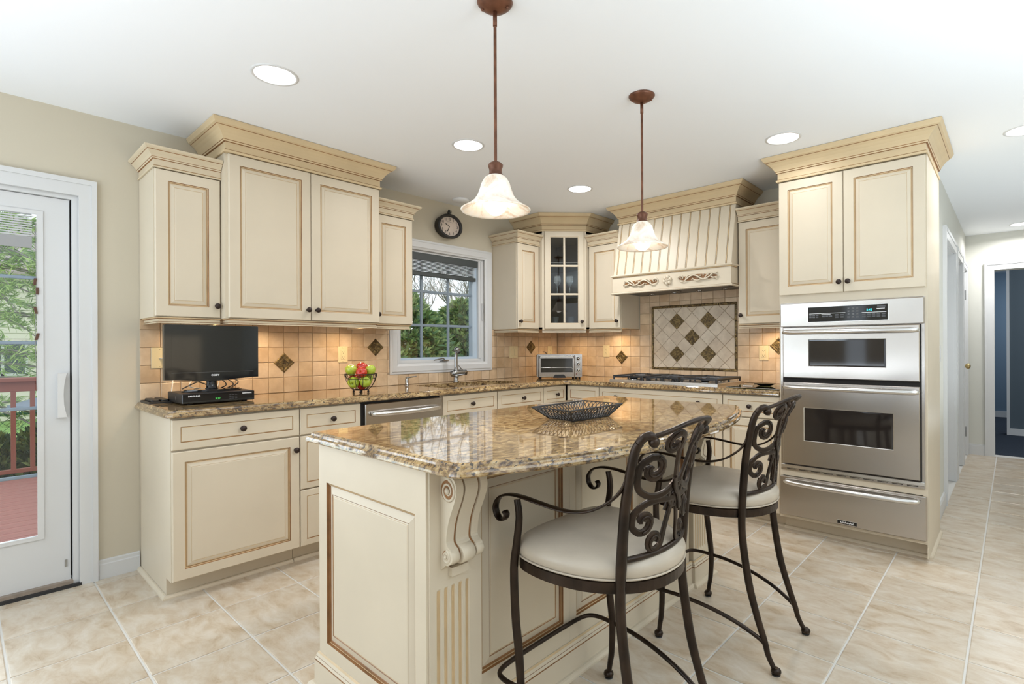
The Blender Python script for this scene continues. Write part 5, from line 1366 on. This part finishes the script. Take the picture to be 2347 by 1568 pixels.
# axes at the bowl: image-right is about (.74,.67), towards the camera (.67,-.74)
def bp(rt,fw_,z): return (BX+.743*rt+.668*fw_,BY+.668*rt-.743*fw_,BZ+z)
for lab,rt,f_,z,mt,tl,rad_ in (
 ('green apple heaped at the left of the bowl rim',-.060,.010,.145,GRN,(.2,.3,0),.037),
 ('red apple at the top back of the heap, topmost of all',-.006,-.035,.158,RED,(-.3,.2,1),.037),
 ('red apple at the front of the heap over the rim',.018,.038,.132,RED,(1.2,.3,.6),.036),
 ('green apple heaped at the right of the bowl rim',.062,-.002,.145,GRN,(.1,-.4,0),.033),
 ('green apple low in the bowl at the front left, stem outward',-.032,.040,.072,GRN,(1.9,0,.7),.037),
 ('green apple low in the bowl at the front right',.040,.032,.070,GRN,(.3,.8,0),.036),
 ('red apple at the very bottom of the bowl',.004,-.004,.050,RED,(.2,2.2,0),.030),
 ('red apple glimpsed at the left side behind the wire scrolls',-.052,-.028,.088,RED,(.5,.5,0),.033),
 ('green apple hidden at the back of the bowl',.030,-.045,.090,GRN,(.5,.5,0),.034)):
    apple(lab,*bp(rt,f_,z),rad_,mt,tl,G)

# ------------------------------------------------------------------ basket on the island
bk=T('wire_basket','shallow rectangular black lattice basket on the island top','basket',(2.19,-2.465,.905))
T1=[(-.100,-.185),(.100,-.185),(.106,.165),(-.102,.165)]; B1=[(-.070,-.115),(.060,-.125),(.072,.115),(-.070,.115)]
zt,zb_=.052,.004
MB().tube([(x,y,zt) for x,y in T1],.0035,6,closed=True,smooth=False).build('rim',BLACKM,bk); MB().tube([(x,y,zb_) for x,y in B1],.0035,6,closed=True,smooth=False).build('base_frame',BLACKM,bk)
m=MB()
for k in range(4):
    t0,t1=T1[k],T1[(k+1)%4]; b0,b1=B1[k],B1[(k+1)%4]; n=16 if k%2 else 9
    MB().tube([(t0[0],t0[1],zt),(b0[0],b0[1],zb_)],.003,6).build('corner_post',BLACKM,bk)
    lp=lambda a,b,u:(a[0]+(b[0]-a[0])*u,a[1]+(b[1]-a[1])*u)
    for i in range(-2,n+1):
        for sg in (1,-1):
            u0=i/n; u1=(i+2)/n
            if sg<0: u0,u1=u1,u0
            # clip to the side
            ua,ub=u0,u1; ta,tb=0,1
            def cl(v): return max(0,min(1,v))
            if u0!=u1:
                if u0<0: ta=(0-u0)/(u1-u0)
                if u0>1: ta=(1-u0)/(u1-u0)
                if u1<0: tb=(0-u0)/(u1-u0)
                if u1>1: tb=(1-u0)/(u1-u0)
            if tb-ta<.08: continue
            P_=[]
            for tt in (ta,tb):
                u=u0+(u1-u0)*tt; a=lp(t0,t1,u); b=lp(b0,b1,u); P_.append((a[0]+(b[0]-a[0])*tt,a[1]+(b[1]-a[1])*tt,zt+(zb_-zt)*tt))
            m.tube(P_,.0019,4,smooth=False)
lat=m.build('side_lattice',BLACKM,bk); lat['kind']='stuff'
m=MB()
for i in range(-9,12):
    for sg in (1,-1):
        P_=[]; x0,x1,y0,y1=-.068,.064,-.118,.114
        # line y = sg*x + c
        c=-.002+i*.024; pts=[]
        for x in (x0,x1):
            y=sg*x+c
            if y0<=y<=y1: pts.append((x,y,zb_))
        for y in (y0,y1):
            x=(y-c)/sg
            if x0<=x<=x1: pts.append((x,y,zb_))
        if len(pts)>=2: m.tube(pts[:2],.0016,4,smooth=False)
m.build('base_lattice',BLACKM,bk)['kind']='stuff'

# ------------------------------------------------------------------ toaster oven
to=T('toaster_oven','stainless toaster oven with three knobs standing across the corner','toaster oven',(.405,-.475,.914),math.radians(45))
W2=.205; D2=.135
MB().rbox(-W2+.006,W2-.004,-D2+.02,D2,.014,.222,.012).build('case',M('dark_enamel',(.03,.027,.025),.35),to)
m=MB(); P_=[(-W2+.012,.018),(W2,.018),(W2,.224),(-W2+.014,.224),(-W2+.004,.218),(-W2,.206),(-W2,.032),(-W2+.004,.022)]
m.prism(P_,-D2,-D2+.022,axis='y'); recalc(m.build('front_frame',STEEL,to))
m=MB(); x0,x1=-W2+.016,W2-.070
m.rings([(x0,x1,.020,.212,-D2-.0005),(x0,x1,.020,.212,-D2-.010),(x0+.003,x1-.003,.023,.209,-D2-.012),(x0+.020,x1-.016,.062,.186,-D2-.012),(x0+.021,x1-.017,.063,.185,-D2-.009)],[0,0,0,1],fill=False)
dr=m.build('door',[STEEL,BLACKM],to)
MB().box(x0-.003,x1+.003,-D2-.003,-D2-.001,.017,.216).build('door_gap',DARKGAP,to)
MB().box(x0+.021,x1-.017,-D2-.0092,-D2-.0085,.063,.185).build('window',M('smoked_glass',(.035,.033,.028),.05),dr)
m=MB(); m.tube([(x0+.024,-D2-.0095,.103),(x1-.024,-D2-.0095,.103),(x1-.018,-D2-.0095,.090)],.0024,6); m.build('rack',STEELH,dr)
m=MB(); m.rbox(x0+.006,x1-.004,-D2-.030,-D2-.016,.190,.206,.005); m.build('handle',STEELH,dr)
for x in (x0+.010,x1-.010): MB().box(x-.006,x+.006,-D2-.028,-D2-.010,.188,.209).build('handle_end',BLACKM,dr)
m=MB(); m.prism([(-.058,.020),(-.040,.042),(.038,.042),(.056,.020)],-D2-.022,-D2-.012,axis='y'); m.box(-.058,.056,-D2-.026,-D2-.005,.012,.021); recalc(m.build('crumb_tray_handle',BLACKM,to))
for i,z in enumerate((.186,.133,.080)):
    k=MB().lathe([(.0205,0),(.0205,.003),(.018,.004)],(.170,-D2-.0002,z),22,axis='y'); k.build('dial_plate',STEELH,to)
    kk=MB().lathe([(.014,.003),(.0135,.012),(.012,.014),(.0075,.0145),(.007,.020),(.0001,.021)],(.170,-D2-.0002,z),18,axis='y',mats=[0,0,0,1,1]).build('dial',[BLACKM,STEELH],to)
MB().rbox(.150,.160,-D2-.003,-D2,.042,.049,.001).build('indicator_light',M('dark_red_lamp',(.15,.02,.01),.3),to)
MB().rbox(.180,.192,-D2-.003,-D2,.040,.052,.001).build('button',STEEL,to)
for x in (-.17,.15,.185):
    for y in (-.10,.10): MB().lathe([(.010,0),(.010,.016)],(x,y,0),10).build('foot',BLACKM,to)
MB().tube(catmull([(-.12,D2+.0,.16),(-.11,D2+.04,.20),(-.10,D2+.06,.235),(-.13,D2+.075,.243)],4),.004,6).build('power_cord',BLACKM,to)

# ------------------------------------------------------------------ outside
rng=np.random.default_rng(5)
def leafmat(name,c1,c2,c3):
    m,nt,p=nodes(name); gi=nt.nodes.new('ShaderNodeNewGeometry')
    nt.links.new(ramp(nt,gi.outputs['Random Per Island'],[(0,c1),(.5,c2),(1,c3)]),p.inputs['Base Color']); p.inputs['Roughness'].default_value=.6; return m
LG=leafmat('arborvitae_leaf',(.08,.19,.10),(.24,.38,.14),(.52,.62,.24)); PG=leafmat('pine_needle',(.13,.24,.09),(.36,.54,.15),(.66,.80,.34)); SG=leafmat('shrub_leaf',(.02,.05,.03),(.07,.13,.04),(.25,.28,.08))
BARK=M('grey_bark',(.30,.275,.25),.9)
def leaves(name,centers,dirs,n,size,mat,parent,droop=.3,ratio=.28):
    # flat pointed blades fanned round each sprig direction
    N=len(centers); c=np.repeat(centers,n,0); d=np.repeat(dirs,n,0)+rng.normal(0,.45,(N*n,3)); d[:,2]-=droop*rng.random(N*n)
    d/=np.linalg.norm(d,axis=1)[:,None]; L_=size*(.6+.8*rng.random(N*n))[:,None]
    r=rng.normal(0,1,(N*n,3)); s=np.cross(d,r); s/=np.linalg.norm(s,axis=1)[:,None]
    a=c; b=c+d*L_*.45+s*L_*ratio*.5; t=c+d*L_; e=c+d*L_*.45-s*L_*ratio*.5
    v=np.stack([a,b,t,e],1).reshape(-1,3); K=N*n
    me=bpy.data.meshes.new(name); me.vertices.add(K*4); me.vertices.foreach_set('co',v.ravel())
    me.loops.add(K*4); me.loops.foreach_set('vertex_index',np.arange(K*4)); me.polygons.add(K)
    me.polygons.foreach_set('loop_start',np.arange(K)*4); me.update(calc_edges=True); me.validate()
    me.materials.append(mat); o=bpy.data.objects.new(name,me); COL.objects.link(o); o.parent=parent; return o
def conifer(lab,x,y,zb,h,r,grp):
    t=T('arborvitae_tree',lab,'tree',(x,y,zb),0,grp)
    MB().tube([(0,0,0),(0,0,h*.5),(0,0,h*.9)],[.07,.05,.01],8).build('trunk',BARK,t)
    N=4200; u=rng.random(N)**.9; a=rng.random(N)*2*PI; rr_=r*(1-u**5)*(.70+.35*rng.random(N))+.05
    rr_*=1+.15*np.sin(a*3+u*9)
    cen=np.stack([rr_*np.cos(a),rr_*np.sin(a),u*h],1); dr=np.stack([np.cos(a),np.sin(a),.6+0*u],1)
    leaves('foliage',cen,dr,6,.15,LG,t,.5,.34); return t
G_='row of arborvitae behind the sink window'
for i,(x,y,h,r) in enumerate(((-5.2,.2,3.35,1.0),(-5.5,1.7,3.6,1.0),(-5.3,3.1,3.4,1.05),(-5.7,4.4,3.55,1.0),(-5.4,5.8,3.45,1.1),(-5.8,7.2,3.5,1.1))):
    conifer(('green arborvitae outside the sink window, %s of the row'%['outermost left','second from the left','third from the left','third from the right','second from the right','outermost right'][i]),x,y,-1.25,h,r,G_)
def bare(lab,x,y,zb,h,seed):
    t=T('bare_tree',lab,'tree',(x,y,zb),0,'bare trees behind the arborvitae'); rd=random.Random(seed); m=MB()
    def br(p,d,L_,r,lev):
        pts=[p]; q=p.copy(); dd=d.copy()
        for i in range(4):
            dd=(dd+Vector((rd.uniform(-.22,.22),rd.uniform(-.22,.22),rd.uniform(-.08,.18)))).normalized(); q=q+dd*L_/4; pts.append(q.copy())
        m.tube(pts,[r*(1-.14*i) for i in range(5)],5 if lev>0 else 8,smooth=True,caps=False)
        if lev<4:
            for k in range(4 if lev<3 else 3):
                i=rd.choice([2,3,4]); nd=(dd+Vector((rd.uniform(-1,1),rd.uniform(-1,1),rd.uniform(-.2,.7)))).normalized(); br(pts[i],nd,L_*rd.uniform(.55,.8),r*.55,lev+1)
    br(Vector((0,0,0)),Vector((0,0,1)),h*.36,.075,0); m.build('branches',BARK,t)
for i,(x,y) in enumerate(((-9,2.2),(-9.5,5.0),(-10,8.0),(-8.6,3.7))): bare('leafless grey tree behind the arborvitae, %s of four'%['farthest left','third from the left','farthest right','second from the left'][i],x,y,-1.25,7.5,11+i)
GRASS=M('bright_lawn',(.24,.42,.12),.9,noise=.35,nscale=3)
g=MB().add([(-40,-20,-1.25),(-.2,-20,-1.25),(-.2,40,-1.25),(-40,40,-1.25)],[(0,1,2,3)]); 
tag(g.build('lawn',GRASS),'bright green lawn outside beyond the deck','lawn',kind='structure')
# deck
dk=T('deck','red-stained wooden deck outside the patio door','deck',(0,0,0)); DW=M('red_deck_stain',(.42,.17,.15),.45,noise=.2,nscale=6,stretch=(4,.5,1)); DW2=M('dark_red_deck_stain',(.20,.06,.045),.5)
k=0; x=-.18
proto=None
while x>-3.55:
    if proto is None: proto=MB().rbox(-.069,.069,-3.2,3.2,-.03,0,.004).build('plank',DW,dk,(x-.07,-4.2,-.035))
    else:
        o=proto.copy(); COL.objects.link(o); o.location=(x-.07,-4.2,-.035)
    x-=.1435
MB().box(-3.66,-.16,-7.3,-1.1,-.30,-.068).build('rim_joist',DW2,dk)
rl=T('deck_railing','red wooden deck railing with square balusters outside the patio door','railing',(-3.60,-4.2,-.035))
RW=M('red_rail_stain',(.30,.10,.07),.5)
MB().rbox(-.07,.07,-3.1,3.1,.925,.965,.006).build('top_rail',RW,rl); MB().rbox(-.02,.02,-3.1,3.1,.83,.925,.004).build('upper_stringer',RW,rl); MB().rbox(-.02,.02,-3.1,3.1,.045,.085,.004).build('lower_stringer',RW,rl)
pp=None
for i in range(-16,17):
    y=.345+i*.1335
    if i>0 and y>3.05: continue
    if pp is None: pp=MB().rbox(-.018,.018,-.018,.018,.08,.84,.002).build('baluster',RW,rl,(0,y,0))
    else:
        o=pp.copy(); COL.objects.link(o); o.location=(0,y,0)
# shrubs beyond the rail
def shrub(lab,x,y,zt_,rx,ry):
    t=T('shrub',lab,'shrub',(x,y,-1.25),0,'shrub hedge behind the deck railing'); h=zt_+1.25
    N=1500; a=rng.random(N)*2*PI; cph=rng.random(N)*2-1; s_=np.sqrt(1-cph**2)
    cen=np.stack([rx*s_*np.cos(a),ry*s_*np.sin(a),h*.52+h*.46*cph],1)*(1+0*rng.random((N,1))); cen[:,:2]*=.85+.25*rng.random((N,1)); d_=np.stack([s_*np.cos(a),s_*np.sin(a),cph+.5],1)
    leaves('foliage',cen,d_,5,.11,SG,t,.1,.5); MB().tube([(0,0,0),(0,0,h*.5)],[.04,.02],6).build('stem',BARK,t)
for i,(y,z) in enumerate(((-4.9,.10),(-4.1,.16),(-3.3,.22),(-2.5,.14),(-1.7,.12))): shrub('dense green shrub behind the deck railing, %s'%['farthest left','left of the view','in the middle of the door glass','right of the view','farthest right'][i],-5.6,y,z,.62,.60)
# chain-link fence
fn=T('chain_link_fence','green chain-link fence crossing the lawn beyond the shrubs','fence',(-9,-3.5,-1.25)); GF=M('green_fence_wire',(.02,.12,.07),.5)
MB().tube([(0,-5,1.36),(0,4,1.36)],.028,8).build('top_pipe',GF,fn)
for y in (-4.5,-2,.5,3): MB().tube([(0,y,0),(0,y,1.38)],.03,8).build('post',GF,fn)
m=MB()
for i in range(-8,60):
    y=-5+i*.15
    for sg in (1,-1):
        y1=y+sg*1.33; m.tube([(0,max(-5,min(4,y)),0.02),(0,max(-5,min(4,y1)),1.35)],.004,3,smooth=False,caps=False)
m.build('wire_mesh',GF,fn)['kind']='stuff'
# patio umbrella folded flat table-like canopy seen between balusters
um=T('patio_umbrella','low blue-grey patio umbrella seen through the railing','umbrella',(-7.0,-3.0,-1.25))
MB().lathe([(.75,1.62),(.74,1.66),(.45,1.75),(.0001,1.83)],(0,0,0),8,smooth=False,caps=False).build('canopy',M('blue_grey_canvas',(.28,.33,.42),.7),um); MB().tube([(0,0,0),(0,0,1.82)],.02,8).build('pole',BLACKM,um)
# neighbouring house
hs=T('neighbour_house','cream-sided neighbouring house beyond the lawn','house',(-22,-2,-1.25)); SID=M('cream_siding',(.80,.76,.62),.6)
HB=MB().box(-.6,0,-7,7,0,5.2); HB.build('wall',M('siding_backing',(.55,.52,.42),.7),hs)
sd_=None
for i in range(26):
    if sd_ is None:
        mb=MB(); mb.add([(.001,-7,0),(.001,7,0),(.035,7,0),(.035,-7,0),(.008,-7,.195),(.008,7,.195)],[(3,2,5,4),(0,1,2,3)]); sd_=mb.build('siding_board',SID,hs,(0,0,.02))
    else:
        o=sd_.copy(); COL.objects.link(o); o.location=(0,0,.02+.2*i)
for y,z in ((-1.15,1.55),(-2.9,1.55),(1.2,1.55),(3.6,1.55),(-5.2,1.55)):
    m=MB(); m.box(.03,.09,y-.62,y+.62,z,z+.08).box(.03,.09,y-.62,y+.62,z+1.1,z+1.2).box(.03,.09,y-.62,y-.54,z,z+1.2).box(.03,.09,y+.54,y+.62,z,z+1.2).box(.03,.09,y-.04,y+.04,z,z+1.2); f=m.build('window',WHITE,hs); MB().box(.035,.045,y-.54,y+.54,z+.08,z+1.1).build('pane',M('dark_far_glass',(.08,.11,.11),.1) if 'dark_far_glass' not in bpy.data.materials else bpy.data.materials['dark_far_glass'],f)
ROOF=M('pinkish_grey_roof',(.45,.38,.37),.8)
MB().add([(.5,-7.4,5.1),(.5,7.4,5.1),(-3.2,7.4,7.6),(-3.2,-7.4,7.6),(.5,-7.4,5.0),(.5,7.4,5.0)],[(0,1,2,3),(4,5,1,0)]).build('roof',ROOF,hs)
# pine boughs in the upper part of the door glass
pn=T('pine_tree','feathery green pine with drooping boughs seen through the patio door','tree',(-8.2,-4.1,-1.25))
m=MB(); m.tube([(0,0,0),(.05,.05,3),(0,.1,6.5)],[.13,.10,.03],8); m.build('trunk',BARK,pn)
C_=[];D_=[]; tb=MB()
for i in range(95):
    z=rng.uniform(1.55,6.2); a=rng.uniform(0,2*PI); L_=(2.5-.33*(z-1.5))*rng.uniform(.7,1.1)
    p0=np.array([0,.03,z]); d0=np.array([math.cos(a),math.sin(a),.10])
    P_=[p0+d0*L_*u+np.array([0,0,-.55*u*u]) for u in np.linspace(0,1,6)]; tb.tube([tuple(p) for p in P_],[.022*(1-.15*k) for k in range(6)],5,caps=False)
    for u in np.linspace(.2,1,26):
        q=p0+d0*L_*u+np.array([0,0,-.55*u*u]); C_.append(q+rng.normal(0,.07,3)); D_.append(d0+rng.normal(0,.5,3))
tb.build('boughs',BARK,pn); leaves('needles',np.array(C_),np.array(D_),7,.17,PG,pn,.2,.09)

# ------------------------------------------------------------------ put every empty at the base of its thing
bpy.context.view_layer.update()
def desc(o):
    out=[]
    for c in o.children: out.append(c); out+=desc(c)
    return out
for e in [o for o in bpy.data.objects if o.type=='EMPTY' and o.parent is None and o.location.length<1e-4 or (o.type=='EMPTY' and o.parent is None and o.name.split('.')[0] in('wall_cabinet','base_cabinet','oven_cabinet','double_oven','warming_drawer','range_hood','dishwasher'))]:
    lo=Vector((1e9,)*3); hi=-lo
    for c in desc(e):
        if c.type!='MESH': continue
        for v in c.bound_box:
            p=c.matrix_world@Vector(v); lo=Vector(map(min,lo,p)); hi=Vector(map(max,hi,p))
    if lo.x>1e8: continue
    new=Vector(((lo.x+hi.x)/2,(lo.y+hi.y)/2,lo.z)); dl=e.matrix_world.to_3x3().inverted()@(new-e.location)
    e.location=new
    for c in e.children: c.location=Vector(c.location)-dl
